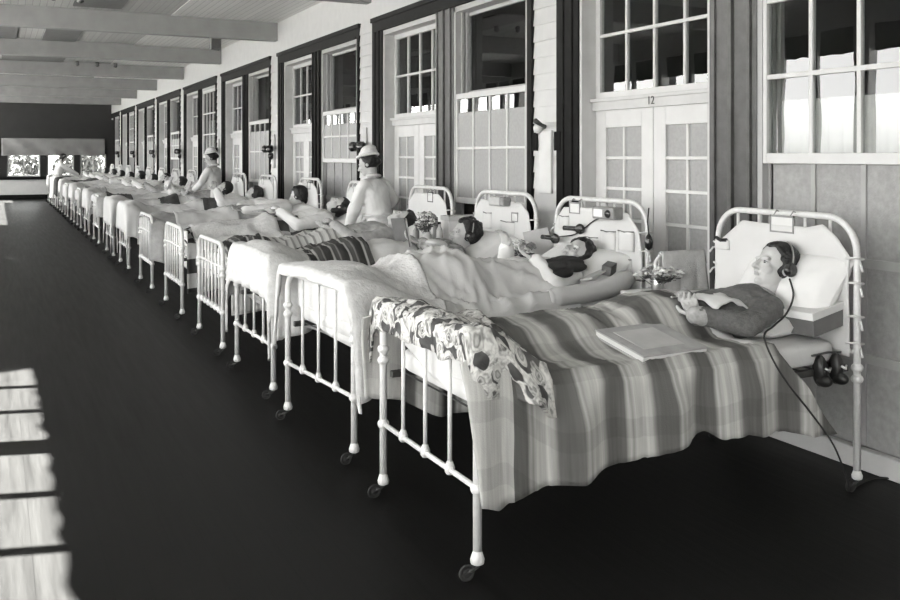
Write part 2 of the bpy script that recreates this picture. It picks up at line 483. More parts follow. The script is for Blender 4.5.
# piers of lapped boards + the band above the trim
mb = MB()
def lap(y0, y1, z0, z1):
    z = z0
    while z < z1-1e-4:
        zt = min(z+.125, z1)
        mb.poly_prism([(W-.016, z), (W-.004, zt), (W+.2, zt), (W+.2, z)], y0, y1, 'y')
        z = zt
for k in range(-1, 8):
    y0 = BY(k)
    lap(y0, y0+.4, 0, 3.0)
mb.box(W, W+.2, YB, YE+.1, 3.0, CZ)
mb.box(W, W+.2, YB, BY(-1), 0, 3.0)
mb.box(W, W+.2, P0+PER*7+3.77, YE+.1, 0, 3.0) if P0+PER*8 < YE else None
tag(mb.build('wall_right', M['white_paint']), kind=S)

# the dark rooms behind the windows
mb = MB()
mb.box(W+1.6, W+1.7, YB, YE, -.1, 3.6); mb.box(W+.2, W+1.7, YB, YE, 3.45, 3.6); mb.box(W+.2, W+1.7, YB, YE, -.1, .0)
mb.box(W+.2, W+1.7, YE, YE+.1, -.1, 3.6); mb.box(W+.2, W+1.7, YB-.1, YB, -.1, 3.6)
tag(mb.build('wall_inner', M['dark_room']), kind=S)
tag(MB().box(W-.03, W+.02, YB, YE, 0, .10).build('baseboard_right', M['pale_paint'], bevel=.006), kind=S)

def sash(X, y0, y1, z0, z1, cols, rows, st=.05, mun=.02, d=.04, bot=None):
    """frame + muntins (one mesh) and the panes (one mesh)"""
    a = MB(); g = MB(); bot = bot or st
    a.box(X, X+d, y0, y0+st, z0, z1); a.box(X, X+d, y1-st, y1, z0, z1)
    a.box(X, X+d, y0+st, y1-st, z1-st, z1); a.box(X, X+d, y0+st, y1-st, z0, z0+bot)
    for i in range(1, cols):
        yy = y0+st + (y1-y0-2*st)*i/cols
        a.box(X+.006, X+d-.006, yy-mun/2, yy+mun/2, z0+bot, z1-st)
    for j in range(1, rows):
        zz = z0+bot + (z1-z0-st-bot)*j/rows
        a.box(X+.004, X+d-.004, y0+st, y1-st, zz-mun/2, zz+mun/2)
    g.box(X+d*.5-.002, X+d*.5+.002, y0+st*.6, y1-st*.6, z0+bot*.6, z1-st*.6)
    return a, g

def curtain_sheet(X, y0, y1, z0, z1, amp=.012, n=14):
    m = MB()
    m.grid(n*4+1, 3, lambda u, v: (X+amp*sin(u*n*2*pi)*.7, y0+(y1-y0)*u, z0+(z1-z0)*v))
    return m

dn = wn = 0
WT = {-1: 'A', 0: 'B', 1: 'C', 2: 'B', 3: 'A', 4: 'C', 5: 'B', 6: 'A', 7: 'B'}
for k in range(-1, 8):
    y0 = BY(k)
    # ---- trim: dark moulded casing round the window and the door
    t = MB()
    def vert(a, b, prof):
        # stepped upright, a..b across, prof = list of (from, to, out)
        for (f0, f1, o) in prof: t.box(W-o, W+.10, a+(b-a)*f0, a+(b-a)*f1, 0.0, 2.85)
    vert(y0+.40, y0+.50, [(0, .4, .035), (.4, 1, .015)])
    vert(y0+3.50, y0+3.77, [(0, .22, .015), (.22, .3, .03), (.3, .62, .02), (.62, .70, .032), (.70, 1, .022)])
    t.box(W-.022, W+.10, y0+.40, y0+3.77, 2.85, 3.0)
    t.box(W-.04, W+.0, y0+.39, y0+3.78, 2.96, 3.01)
    t.box(W-.03, W+.0, y0+.50, y0+3.6, 2.85, 2.875)
    tr = t.build('trim_%d' % (k+2), M['dark_casing'], bevel=.004); tag(tr, kind=S)
    t = MB()
    vert(y0+1.79, y0+2.16, [(0, .10, .012), (.10, .16, .03), (.16, .46, .014), (.46, .54, .036), (.54, .84, .014), (.84, .90, .03), (.90, 1, .012)])
    t.build('mullion_post', M['casing_mid'] if k < 1 else M['dark_casing'], tr, bevel=.004)
    # ---- window
    wn += 1
    a, b = y0+.50, y0+1.79
    w = MB()   # jambs and tracks
    w.box(W-.005, W+.16, a, a+.035, .10, 2.85); w.box(W-.005, W+.16, b-.035, b, .10, 2.85)
    w.box(W-.005, W+.16, a, b, 2.80, 2.85)
    w.box(W+.05, W+.07, b-.06, b-.035, .1, 2.80); w.box(W+.09, W+.11, b-.075, b-.035, .1, 2.80)
    win = w.build('window_%d' % wn, M['cream_jamb']); tag(win, kind=S)
    a += .035; b -= .035
    ty = WT[k]
    def panel(z1, name='lower_panel', X=W+.05):
        p = MB(); p.box(X, X+.02, a, b, .02, z1); po = p.build(name, M['board_panel'], win)
        q = MB()
        for i in range(5):
            yy = a+(b-a)*i/4
            q.box(X-.012, X, max(a, yy-.014), min(b, yy+.014), .1, z1)
        for zz in (.98, .52):
            if zz < z1-.1: q.box(X-.016, X, a, b, zz-.022, zz+.022)
        q.build('batten', M['batten'], po)
    if ty == 'A':
        f, g = sash(W+.0, a-.03, b+.03, 1.46, 2.80, 4, 3, .055, .026)
        so = f.build('sash', M['white_paint'], win, bevel=.003); g.build('pane', M['glass'], so)
        curtain_sheet(W+.10, a, b, 1.46, 1.80 if k < 0 else 2.2).build('curtain', M['curtain'], win, smooth=True)
        panel(1.46)
    else:
        zt, zb = (2.06, 1.08) if ty == 'B' else (2.06, 1.42)
        # raised upper opening : dark glazed sash set deep
        f, g = sash(W+.12, a, b, zt, 2.80, 1, 1, .03, .02, .03)
        so = f.build('upper_sash', M['cream_jamb'], win); g.build('pane', M['glass'], so)
        f, g = sash(W+.0, a-.03, b+.03, zb, zt, 4, 2, .05, .022)
        so = f.build('sash', M['white_paint'], win, bevel=.003)
        MB().box(W+.018, W+.022, a, b, zb+.03, zt-.17).build('frosted_pane', M['frosted'], so)
        MB().box(W+.018, W+.022, a, b, zt-.17, zt-.03).build('clear_pane', M['glass'], so)
        if ty == 'B' and k == 0:
            MB().box(W+.07, W+.09, a, b, .1, zb).build('lower_panel', M['dark_casing'], win)
        else:
            panel(zb)
    # ---- door pair
    dn += 1
    a, b = y0+2.16, y0+3.50
    XD = W+.12
    d = MB()
    d.box(W+.0, XD+.06, a, a+.03, .0, 2.85); d.box(W+.0, XD+.06, b-.03, b, .0, 2.85); d.box(W+.0, XD+.06, a, b, 2.80, 2.85)
    d.box(XD-.03, XD+.06, a+.03, b-.03, 1.82, 1.90); d.box(XD-.05, XD+.06, a+.03, b-.03, 1.88, 1.905)
    door = d.build('door_%d' % dn, M['pale_paint'], bevel=.003); tag(door, kind=S)
    a += .03; b -= .03
    f, g = sash(XD, a, b, 1.90, 2.80, 4, 2, .05, .022)
    so = f.build('transom', M['white_paint'], door, bevel=.002); g.build('pane', M['glass'], so)
    mid = (a+b)/2
    for (q0, q1) in ((a, mid-.003), (mid+.003, b)):
        f, g = sash(XD, q0, q1, .75, 1.82, 2, 4, .12, .022, .045, .10)
        f.box(XD, XD+.045, q0, q1, .02, .75)
        f.box(XD-.012, XD, q0+.12, q1-.12, .16, .66)
        so = f.build('door_leaf', M['white_paint'], door, bevel=.003); g.build('frosted_pane', M['frosted'], so)
    if k == -1:
        cu = bpy.data.curves.new('door_number', 'FONT'); cu.body = '12'; cu.size = .075; cu.extrude = .002; cu.align_x = 'CENTER'
        to = bpy.data.objects.new('t', cu); COL.objects.link(to)
        dg = bpy.context.evaluated_depsgraph_get(); dg.update()
        me = bpy.data.meshes.new_from_object(to.evaluated_get(dg)); bpy.data.objects.remove(to)
        me.materials.clear(); me.materials.append(M['casing_mid'])
        no = bpy.data.objects.new('door_number', me); COL.objects.link(no); no.parent = door
        no.matrix_local = Matrix(((0,0,-1,XD-.052),(-1,0,0,4.73),(0,1,0,1.836),(0,0,0,1)))
    if k == 0:  # gap so the loops above stay readable
        pass

# signal fixtures on the piers
for k in range(-0, 8):
    y = P0 + PER*k + .2
    z = 1.62
    r = empty('wall_fixture', (W-.017, y, z))
    tag(r, ['signal fixture with one dark and one pale knob on the nearest white pier', 'signal bell fixture on the pier just behind the tall nurse cap',
            'third signal bell fixture from the camera, on its own pier', 'fourth signal bell fixture from the camera, on its own pier',
            'fifth signal bell fixture from the camera, on its own pier', 'sixth signal bell fixture from the camera, on its own pier',
            'seventh signal bell fixture from the camera, on its own pier', 'farthest signal bell fixture, on the last pier before the end wall'][k], 'bell', 'signal fixtures on the piers')
    if k == 0:
        MB().box(-.012, .001, -.19, -.11, -.08, .06).build('outlet', M['outlet'], r, bevel=.003)
        MB().box(-.012, .001, .13, .2, -.08, .06).build('outlet', M['outlet'], r, bevel=.003)
        MB().box(-.02, .001, -.08, .08, -.4, .07).build('backplate', M['white_paint'], r, bevel=.004)
        MB().tube([(-.02, 0, .1), (-.06, -.02, .11), (-.14, -.06, .14)], [.016, .014, .02], 10).build('arm', M['iron'], r, smooth=True)
        MB().ell((-.03, .08, .09), (.035, .04, .04)).build('knob', M['white_paint'], r, smooth=True)
    else:
        MB().box(-.02, .001, -.05, .05, -.30, .2).build('backplate', M['pale_paint'], r, bevel=.004)
        for s in (-1, 1):
            MB().tube([(-.02, .0, .02*s), (-.06, .07*s, .03), (-.09, .12*s, .02)], .014, 8).build('arm', M['iron'], r, smooth=True)
            MB().lathe([(.02, .05), (.05, .03), (.055, -.03), (.03, -.06)], (-.10, .13*s, -.01)).build('bell', M['black_plastic'], r, smooth=True)
        MB().ell((-.05, 0, -.12), (.045, .05, .055)).build('knob', M['black_plastic'], r, smooth=True)

# junction box & knobs on the beams
t = MB().box(3.06, 3.22, 14.7, 14.86, 3.19, 3.475).build('junction_box', M['iron'], bevel=.01)
tag(t, 'dark square junction box hanging from the ceiling boards behind the first beam', 'box')
def insul(x, y, z, lab):
    o = MB().lathe([(.03, 0), (.045, -.02), (.035, -.05), (.045, -.08), (.012, -.10)], (x, y, z), 12).build('insulator_knob', M['iron'], smooth=True)
    tag(o, lab, 'insulator', 'wiring knobs on the ceiling')
insul(.62, 12.02, 3.475, 'dark wiring knob on the ceiling over the first beam, left one')
insul(.93, 12.1, 3.475, 'dark wiring knob on the ceiling over the first beam, right one')
insul(1.52, 20.55, 3.475, 'dark round wiring knob on the ceiling by the third beam, nearest the left')
insul(1.91, 20.55, 3.475, 'dark round wiring knob on the ceiling by the third beam, middle one')
insul(2.27, 20.55, 3.475, 'dark round wiring knob on the ceiling by the third beam, nearest the window wall')

# end wall
mb = MB()
ex = [(-2.2, -.6), (-.05, .30), (.50, 1.50), (1.72, 2.62), (2.82, 3.62)]
mb.box(LW-.2, W+.2, YE, YE+.2, 0, .72); 
tag(mb.build('wall_end', M['white_paint']), kind=S)
mb = MB(); mb.box(LW-.2, W+.2, YE, YE+.2, 1.56, CZ); px = LW-.2
for (a, b) in [(-1.9, .10), (.34, 1.38), (1.60, 2.48), (2.68, 3.55)]:
    mb.box(px, a, YE, YE+.2, .72, 1.56); px = b
mb.box(px, W+.2, YE, YE+.2, .72, 1.56)
tag(mb.build('wall_end_upper', M['canvas_dark']), kind=S)
tag(MB().box(LW, W-.03, YE-.03, YE+.02, 0, .16).build('baseboard_end', M['dark_casing']), kind=S)
tag(MB().box(LW, W-.04, YE-.06, YE+.02, .68, .79).build('trim_end', M['dark_casing']), kind=S)
for i, (a, b) in enumerate([(-1.9, .10), (.34, 1.38), (1.60, 2.48), (2.68, 3.55)]):
    f, g = sash(YE+.05, a, b, .79, 1.60, 2, 1, .05, .03)
    def sw(m):
        m.v = [(y, x, z) for (x, y, z) in m.v]; m.f = [tuple(reversed(q)) for q in m.f]; return m
    wo = sw(f).build('window_%d' % (20+i), M['pale_paint']); tag(wo, kind=S)
    sw(g).build('pane', M['glass'], wo)
def wrinkled(y, x0, x1, z0, z1, seed):
    def fn(u, v):
        x = x0+(x1-x0)*u
        w = abs(noise.noise((x*1.3+v*.9, v*1.2, seed)))*.12*(1-v) + .02*sin(x*7+v*4)
        return (x, y-.02-w, z0+(z1-z0)*v + .03*(1-v)*noise.noise((x*2.1, 3, seed)))
    return MB().grid(60, 14, fn)
c1 = wrinkled(YE-.03, LW, .12, 1.52, 2.12, 3.).build('canvas_curtain', M['canvas_grey'], smooth=True, solid=.01)
tag(c1, 'wrinkled grey canvas curtain on the end wall, left piece', 'curtain', 'canvas curtains on the end wall')
c2 = wrinkled(YE-.03, .16, 3.5, 1.52, 2.12, 7.).build('canvas_curtain', M['canvas_grey'], smooth=True, solid=.01)
tag(c2, 'wrinkled grey canvas curtain hanging above the end windows beside the bed row', 'curtain', 'canvas curtains on the end wall')

# left wall: openings along the aisle
mb = MB(); mb.box(LW-.15, LW, YB, YE+.2, 0, .8); mb.box(LW-.15, LW, YB, YE+.2, 3.15, CZ+.1)
posts = []
y = 7.87
while y > YB: posts.append((y, y+.21)); y -= 2.11
y = 7.87+.21+2.11-.21
while y < YE+.1: posts.append((y, y+.21)); y += 2.11
for (a, b) in posts: mb.box(LW-.15, LW, a, b, .8, 3.15)
tag(mb.build('wall_left', M['pale_paint']), kind=S)
i = 0
for (a, b) in sorted(posts)[:-1]:
    q0 = b; q1 = b+1.9
    i += 1
    f = MB()
    for j in (1, 2):
        yy = q0+(q1-q0)*j/3; f.box(LW-.10, LW-.05, yy-.035, yy+.035, .8, 3.15)
    f.box(LW-.10, LW-.05, q0, q1, .8, .86)
    wo = f.build('window_%d' % (40+i), M['pale_paint']); tag(wo, kind=S)
    # awning valance with a ragged lower edge
    v = MB().grid(40, 2, lambda u, w: (LW-.12, q0+(q1-q0)*u, 3.18 if w > .5 else 2.815+.025*noise.noise((q0+u*9, 1, 2))+.012*abs(sin(u*22))))
    v.build('valance', M['canvas_dark'], wo, solid=.01)
# wall behind the camera
tag(MB().box(LW-.15, W+.2, YB-.15, YB, 0, CZ+.1).build('wall_back', M['pale_paint']), kind=S)
# ground outside
tag(MB().box(-60, 60, -60, 90, -.9, -.8).build('ground', M['grass']), kind=S)
random.seed(4)
def shrub(loc, r, h, lab, leaf=900):
    root = empty('garden_shrub', loc)
    tag(root, lab, 'shrub', 'shrubs beyond the end windows')
    b = MB()
    for i in range(5):
        a = i*1.26
        b.tube([(0,0,0), (.3*r*cos(a), .3*r*sin(a), h*.4), (.7*r*cos(a+.3), .7*r*sin(a+.3), h*.8)], [.04, .03, .01], 6)
    b.build('stem', M['bark'], root, smooth=True)
    l = MB()
    for i in range(leaf):
        u = random.random(); th = random.random()*2*pi; rr = r*sqrt(random.random()); z = h*(.15+.85*u)
        rr *= sqrt(max(.05, 1-((u-.45)/.6)**2))
        c = V((rr*cos(th), rr*sin(th), z))
        e = Euler((random.random()*3, random.random()*3, random.random()*6)).to_matrix()
        s = .09+.08*random.random()
        b0 = len(l.v)
        for p in ((-s,0,0), (0,-s*.45,.01), (s,0,0), (0,s*.45,.01)): l.v.append(tuple(c + e @ V(p)))
        l.f.append((b0, b0+1, b0+2, b0+3))
    l.build('foliage', M['shrub_leaf'], root)
for i, (x, y, r, h, lab) in enumerate([(-.9, 39.5, .9, 2.5, 'leafy shrub outside the leftmost end window'), (1.0, 39.0, .9, 2.15, 'leafy shrub outside the wide end window'),
    (2.9, 39.6, .9, 2.6, 'leafy shrub outside the end window behind the standing woman'), (4.8, 39.2, .9, 2.5, 'leafy shrub outside the last end window by the corner'),
    (.0, 45, 2.0, 2.9, 'broad bush farther off beyond the wide end window'), (4.3, 45.5, 2.0, 3.2, 'broad bush farther off beyond the corner window')]):
    shrub((x, y, -.8), r, h, lab, 1500 if r < 1.5 else 2600)
def shade_tree(x, y, lab, seed):
    rn = random.Random(seed); root = empty('shade_tree', (x, y, -.8)); tag(root, lab, 'tree', 'shade trees along the aisle side')
    t = MB(); t.tube([(0, 0, 0), (.05, .1, 2.5), (-.05, .05, 5.2), (0, 0, 8)], [.22, .17, .14, .06], 10)
    for k in range(4):
        a = k*1.57+.4; t.tube([(0, 0, 4.6+.3*k), (.9*cos(a), .9*sin(a), 5.6+.3*k), (1.9*cos(a), 1.9*sin(a), 6.8+.3*k)], [.09, .07, .03], 7)
    t.build('trunk', M['bark'], root, True)
    l = MB()
    for k in range(9):
        c = V((rn.uniform(-1.2, 1.2), (-1., 0, 1.)[k % 3], 6.3+.36*k))
        l.ell(c, (1.5, 1.25, 1.3), nu=18, nv=12, fn=lambda p, c=c: p*(1+.22*noise.noise((p+c)*1.7)+.12*noise.noise((p+c)*5)))
    l.build('crown', M['shrub_leaf'], root)
for i, (y, lab) in enumerate([(11.05, 'nearest shade tree outside the aisle openings'), (14.65, 'second shade tree outside the aisle openings'), (18.25, 'third shade tree outside the aisle openings'), (21.85, 'farthest shade tree outside the aisle openings')]):
    shade_tree(-7.6, y, lab, i+5)

# ------------------------------------------------------------------ beds
HX = 1.93   # headboard plane in bed coordinates
HW = .44    # half width between posts
def arch(x, zb, zt, r=.13, n=8, hw=HW):
    pts = [(x, -hw, zb), (x, -hw, zt-r)]
    for i in range(1, n+1):
        a = pi/2*i/n
        pts.append((x, -hw+r*(1-cos(a)), zt-r+r*sin(a)))
    for i in range(n+1):
        a = pi/2*i/n
        pts.append((x, hw-r+r*sin(a), zt-r+r*cos(a)))
    pts.append((x, hw, zb))
    return pts
def make_bed(nb):
    root = empty('iron_bed')
    head = MB().tube(arch(HX, .08, 1.22, .16), .016, 10)
    head.tube([(HX, -HW, .62), (HX, HW, .62)], .011, 8)
    for s in (-1, 1):
        head.lathe([(.016, .05), (.022, .055), (.0235, .068), (.016, .09)], (HX, s*HW, 0))
        for z in (.50, .55): head.ell((HX, s*HW, z), (.027, .027, .022))
    head.build('headboard_frame', M['bed_enamel'], root, smooth=True)
    for i in range(5):
        y = -HW+2*HW*(i+1)/6
        MB().tube([(HX, y, .62), (HX, y, 1.22)], .008, 8).build('headboard_spindle', M['bed_enamel'], root, smooth=True)
    foot = MB().tube(arch(0, .08, .835, .10), .0165, 10)
    foot.tube([(0, -HW, .32), (0, HW, .32)], .011, 8)
    for s in (-1, 1):
        foot.lathe([(.0165, .052), (.024, .056), (.026, .070), (.0165, .10)], (0, s*HW, 0))
        for z in (.32, .60, .65): foot.ell((0, s*HW, z), (.026, .026, .024))
    if nb > 4: foot.tube([(0, -HW, .66), (0, HW, .66)], .010, 8)
    foot.build('footboard_frame', M['bed_enamel'], root, smooth=True)
    for i in range(nb):
        y = -HW+2*HW*(i+1)/(nb+1)
        m = MB().tube([(0, y, .32), (0, y, .835)], .009, 8)
        m.lathe([(.012, .302), (.02, .312), (.02, .33), (.012, .352)], (0, y, 0), 10)
        m.build('footboard_spindle', M['bed_enamel'], root, smooth=True)
    for s in (-1, 1):
        MB().box(.02, HX-.02, s*(HW-.04)-.012, s*(HW-.04)+.012, .53, .56).build('side_rail', M['iron'], root, bevel=.004)
    sp = MB()
    for i in range(24):
        x = .06+1.8*i/23; sp.tube([(x, -HW+.03, .558), (x, HW-.03, .558)], .004, 5)
    sp.build('bed_spring', M['iron'], root)
    for x in (0, HX):
        for s in (-1, 1):
            y = s*HW
            k = MB().tube([(x, y, .075), (x, y, .045), (x-.022, y-.004, .038), (x-.045, y-.004, .034)], [.009, .009, .008, .008], 8)
            co = k.build('castor', M['iron'], root, smooth=True)
            k = MB().lathe([(.006, -.007), (.012, -.006), (.014, -.003), (.022, -.003), (.024, -.006), (.029, -.005), (.030, .0), (.029, .005), (.024, .006), (.022, .003), (.014, .003), (.012, .006), (.006, .007)], (x-.045, y-.004, .031), 16, Matrix.Rotation(pi/2, 3, 'X'))
            k.build('wheel', M['rubber'], co, smooth=True)
    return root
proto3 = make_bed(3); proto6 = make_bed(6)
BEDS = [(3.305, 0.0, 3), (4.65, .085, 3), (6.0, .02, 3), (7.37, 0, 6), (9.05, 0, 6), (10.85, 0, 6), (12.8, 0, 3), (14.5, 0, 3), (16.6, 0, 6),
        (18.4, 0, 3), (20.2, 0, 6), (22, 0, 3), (24, 0, 3), (26, 0, 6), (28.0, 0, 3), (30.0, 0, 3), (32.2, 0, 3)]
ORD = ['nearest', 'second', 'third', 'fourth', 'fifth', 'sixth', 'seventh', 'eighth', 'ninth', 'tenth', 'eleventh', 'twelfth', 'thirteenth', 'fourteenth', 'fifteenth', 'sixteenth', 'last']
def ord_(i): return ORD[i] + ' bed' if i in (0, 16) else ORD[i] + ' bed from the camera'
used = set()
for i, (y, rz, nb) in enumerate(BEDS):
    pr = proto3 if nb == 3 else proto6
    o = pr if nb not in used else copy_tree(pr)
    used.add(nb)
    o.location = (1.53, y, 0); o.rotation_euler = (0, 0, rz)
    extra = {0: 'white iron bedstead under the striped blanket, nearest in the row', 1: 'white iron bedstead whose foot wears the thick pale coverlet',
             3: 'white iron bedstead with bare close-barred footboard, fourth from the camera', 4: 'white iron bedstead holding the checkered quilt'}
    tag(o, extra.get(i, 'white iron hospital bedstead on castors, %s in the row' % ('last' if i == 16 else ORD[i] + ' from the camera')), 'bed', 'iron beds in the ward row')
def BL(i): return (1.53, BEDS[i][0], 0)
def BR(i): return BEDS[i][1]

MT = .675   # mattress top
def soft_box(hx, hy, hz, r, n=5):
    m = MB()
    P = [(-hx, hx), (-hy, hy), (-hz, hz)]
    # rounded block from a sphere of directions
    def fn(p): 
        q = p.copy()
        return V((math.copysign(min(abs(q.x), 1)**.22, q.x)*hx, math.copysign(min(abs(q.y), 1)**.22, q.y)*hy, math.copysign(min(abs(q.z), 1)**.35, q.z)*hz))
    m.ell((0,0,0), (1,1,1), nu=40, nv=20, fn=fn)
    return m
mat_me = soft_box(.93, .415, .055, .03).mesh('mattress', M['mattress'], True)
for i in range(len(BEDS)):
    o = bpy.data.objects.new('mattress', mat_me); COL.objects.link(o)
    R = Matrix.Rotation(BR(i), 3, 'Z'); p = R @ V((.965, 0, .62))
    o.location = V(BL(i)) + p; o.rotation_euler = (0, 0, BR(i))
    tag(o, 'white ticking mattress on the %s' % ord_(i), 'mattress', 'mattresses on the bed row')

def nz(x, y, z=0.): return noise.noise((x, y, z))
def lerp(a, b, t): return a+(b-a)*t
def sm(a, b, t):
    t = max(0, min(1, (t-a)/(b-a))); return t*t*(3-2*t)

def crease(x, y, seed, amp):
    """sharp soft folds running across the bed, radiating from the knees"""
    w1 = nz(x*2.2, y*2.2, seed)*1.6
    a = 1-abs(nz(x*5.5+y*5+w1, y*2.2-x*.8, seed+1))*2.2
    b = 1-abs(nz(x*9-y*7+w1, y*3.1+x*2, seed+4))*2.2
    return amp*(.65*max(0, a)**2 + .4*max(0, b)**2)
def drape(name, m, i, x0, x1, top, hn, hf, Wd=.425, nx=90, nt=40, nh=14, amp=.018, seed=1., wr=.006, front=0., thick=.010, freq=1., flare=.10, wf=1.):
    """bed cloth: over the top, down the near (-y) and far (+y) sides and, optionally, over the foot rail. x0/x1/hn/hf may be functions"""
    F = lambda q: q if callable(q) else (lambda *_: q)
    x0, x1, hn, hf = F(x0), F(x1), F(hn), F(hf)
    ns = nt + 2*nh
    def sv(j):   # signed section coordinate: -1..1 on top, beyond on the sides
        if j < nh: return ('n', 1-j/nh)
        if j >= nh+nt: return ('f', (j-nh-nt+1)/nh)
        return ('t', -1+2*(j-nh)/(nt-1))
    uvs = []
    nf = 8 if front else 0
    def pt(a, j):
        side, t = sv(j)
        u = max(0., a)
        sgn = -1 if side == 'n' else 1
        if side == 't':
            y = t*Wd; xx0 = x0(y, 0); xx1 = x1(y, 0)
            x = lerp(xx0, xx1, u); drop = 0; s = y
        else:
            xx0 = x0(sgn*Wd, t); xx1 = x1(sgn*Wd, t); x = lerp(xx0, xx1, u)
            h = (hn if side == 'n' else hf)(x); drop = h*t; s = sgn*(Wd+drop); y = sgn*Wd
        r = .035
        zt = top(x, y)
        e = abs(y)/Wd
        if side == 't':
            z = zt + wr*(nz(x*7*wf, y*9*wf, seed) + .5*nz(x*19*wf, y*15*wf, seed+3))
            # round off the edge
            ed = (1-e)*Wd
            if ed < r: z -= r - sqrt(max(0, r*r-(r-ed)**2)) if True else 0
        else:
            z = zt - r - drop
            g = sm(0, .16, drop)
            fo = amp*(sin(x*21*freq+seed)+.7*sin(x*37*freq+2.1*seed)+.5*nz(x*9, drop*3, seed))
            y = sgn*(Wd + .004 + flare*drop*.5 + g*(fo+amp*.8) + .008)
            x += .35*amp*g*sin(x*29*freq+seed)
            z += .012*g*nz(x*6, 0, seed)
        if a < 0:
            d = -a*front
            z -= d; x -= .018 + .012*sin(y*30+seed)*(-a)
        return (x, y, z), (x, s if a >= 0 else s)
    n = nx+nf
    V_ = []; UV = []
    for ii in range(n):
        a = (ii-nf)/(nx-1) if ii >= nf else -(nf-ii)/nf
        for j in range(ns):
            p, q = pt(a, j); V_.append(p)
            UV.append((q[0] + (a*front if a < 0 else 0), q[1]))
    mb = MB(); mb.v = V_; mb.uv = UV
    for ii in range(n-1):
        for j in range(ns-1):
            mb.f.append((ii*ns+j, (ii+1)*ns+j, (ii+1)*ns+j+1, ii*ns+j+1))
    return mb.build(name, m, None, True, solid=thick, loc=BL(i), rz=BR(i))

def cushion(hx, hy, hz, seed=0., n=26, pinch=.08):
    m = MB()
    def surf(sg):
        def fn(u, v):
            a = 2*u-1; b = 2*v-1
            k = (max(0, 1-abs(a)**2.6)**.5)*(max(0, 1-abs(b)**2.6)**.5)
            w = 1-pinch*(1-abs(a)**2)*0 - pinch*(abs(b)**2)*(1-a*a)*.0
            x = a*hx*(1-pinch*(1-abs(b)**2)*(abs(a)**4)); y = b*hy*(1-pinch*(1-abs(a)**2)*(abs(b)**4))
            z = sg*(hz*k + .008*k*nz(a*3, b*3, seed+sg) + .010*k*abs(nz(a*2+b*3, b*1.5, seed+5)))
            return (x*w, y*w, z)
        return fn
    m.grid(n, n, surf(1)); b = len(m.v); m.grid(n, n, surf(-1))
    h = len(m.f)//2
    m.f = m.f[:h] + [tuple(reversed(q)) for q in m.f[h:]]
    # stitch borders
    def id_(i, j, o): return o+i*n+j
    for i in range(n-1):
        m.f.append((id_(i,0,0), id_(i+1,0,0), id_(i+1,0,b), id_(i,0,b))[::-1]); m.f.append((id_(i,n-1,0), id_(i+1,n-1,0), id_(i+1,n-1,b), id_(i,n-1,b)))
        m.f.append((id_(0,i,0), id_(0,i+1,0), id_(0,i+1,b), id_(0,i,b))); m.f.append((id_(n-1,i,0), id_(n-1,i+1,0), id_(n-1,i+1,b), id_(n-1,i,b))[::-1])
    return m
def place(o, i, p, rot=(0,0,0)):
    """place in bed i's coordinates"""
    R = Matrix.Rotation(BR(i), 4, 'Z')
    o.matrix_world = Matrix.Translation(V(BL(i))) @ R @ Matrix.Translation(V(p)) @ Euler(rot).to_matrix().to_4x4()
    return o
def pillow(i, p, rot, lab, hx=.21, hy=.34, hz=.085, seed=1., m='pillow'):
    o = cushion(hx, hy, hz, seed).build('pillow', M[m], None, True)
    place(o, i, p, rot)
    tag(o, lab, 'pillow', 'white pillows on the beds')
    return o

# ------------------------------------------------------------------ people
def head_parts(mb, H):
    """H: matrix, head space +x face, +z crown, origin between the ears"""
    E = lambda c, r, **k: mb.ell(c, r, M=H, **k)
    E((-.012, 0, .032), (.098, .077, .090), nu=28, nv=18)
    E((.022, 0, -.030), (.068, .060, .082), nu=24, nv=16)
    E((.030, 0, -.062), (.052, .050, .050))
    E((.066, 0, -.088), (.024, .024, .020))
    for s in (-1, 1):
        E((.056, s*.033, -.030), (.030, .026, .028))
        E((.078, s*.027, .020), (.016, .028, .010))
        E((.094, s*.011, -.030), (.012, .009, .008))
        E((-.005, s*.078, -.008), (.020, .010, .031))
        E((.070, s*.031, -.001), (.015, .017, .011))
    mb.cap(H @ V((.084, 0, .016)), H @ V((.113, 0, -.028)), .0090, .0122, 10)
    E((.090, 0, -.051), (.0095, .021, .0060)); E((.087, 0, -.062), (.010, .018, .0075))
def head_mat(fwd, up, c, s=1.):
    f = V(fwd).normalized(); u = V(up); l = u.cross(f).normalized(); u = f.cross(l)
    return Matrix(((f.x*s, l.x*s, u.x*s, c[0]), (f.y*s, l.y*s, u.y*s, c[1]), (f.z*s, l.z*s, u.z*s, c[2]), (0,0,0,1)))
def face_children(H, parent):
    Hi = H.inverted()
    for s in (-1, 1):
        o = MB().ell((.0745, s*.031, -.001), (.0125, .0125, .0042), M=H).build('eye', M['eye_white'], parent, True)
        o.data.materials.append(M['iris'])
        for p in o.data.polygons:
            q = Hi @ p.center
            if abs(q.y-s*.031) < .0068: p.material_index = 1
        MB().tube([H @ V((.082, s*.012, .016)), H @ V((.0885, s*.028, .0215)), H @ V((.073, s*.048, .017))], [.002, .0034, .0015], 6).build('eyebrow', M['hair'], parent, True)
        MB().tube([H @ V((.078, s*.017, .003)), H @ V((.0875, s*.031, .0068)), H @ V((.075, s*.046, .002))], [.0012, .0020, .0012], 6).build('eyelash', M['hair'], parent, True)
def lip_post(H):
    Hi = H.inverted()
    def post(me):
        me.materials.append(M['lip'])
        for p in me.polygons:
            q = Hi @ p.center
            if q.x > .086 and abs(q.y) < .017 and -.066 < q.z < -.0495: 
                p.material_index = 1
    return post
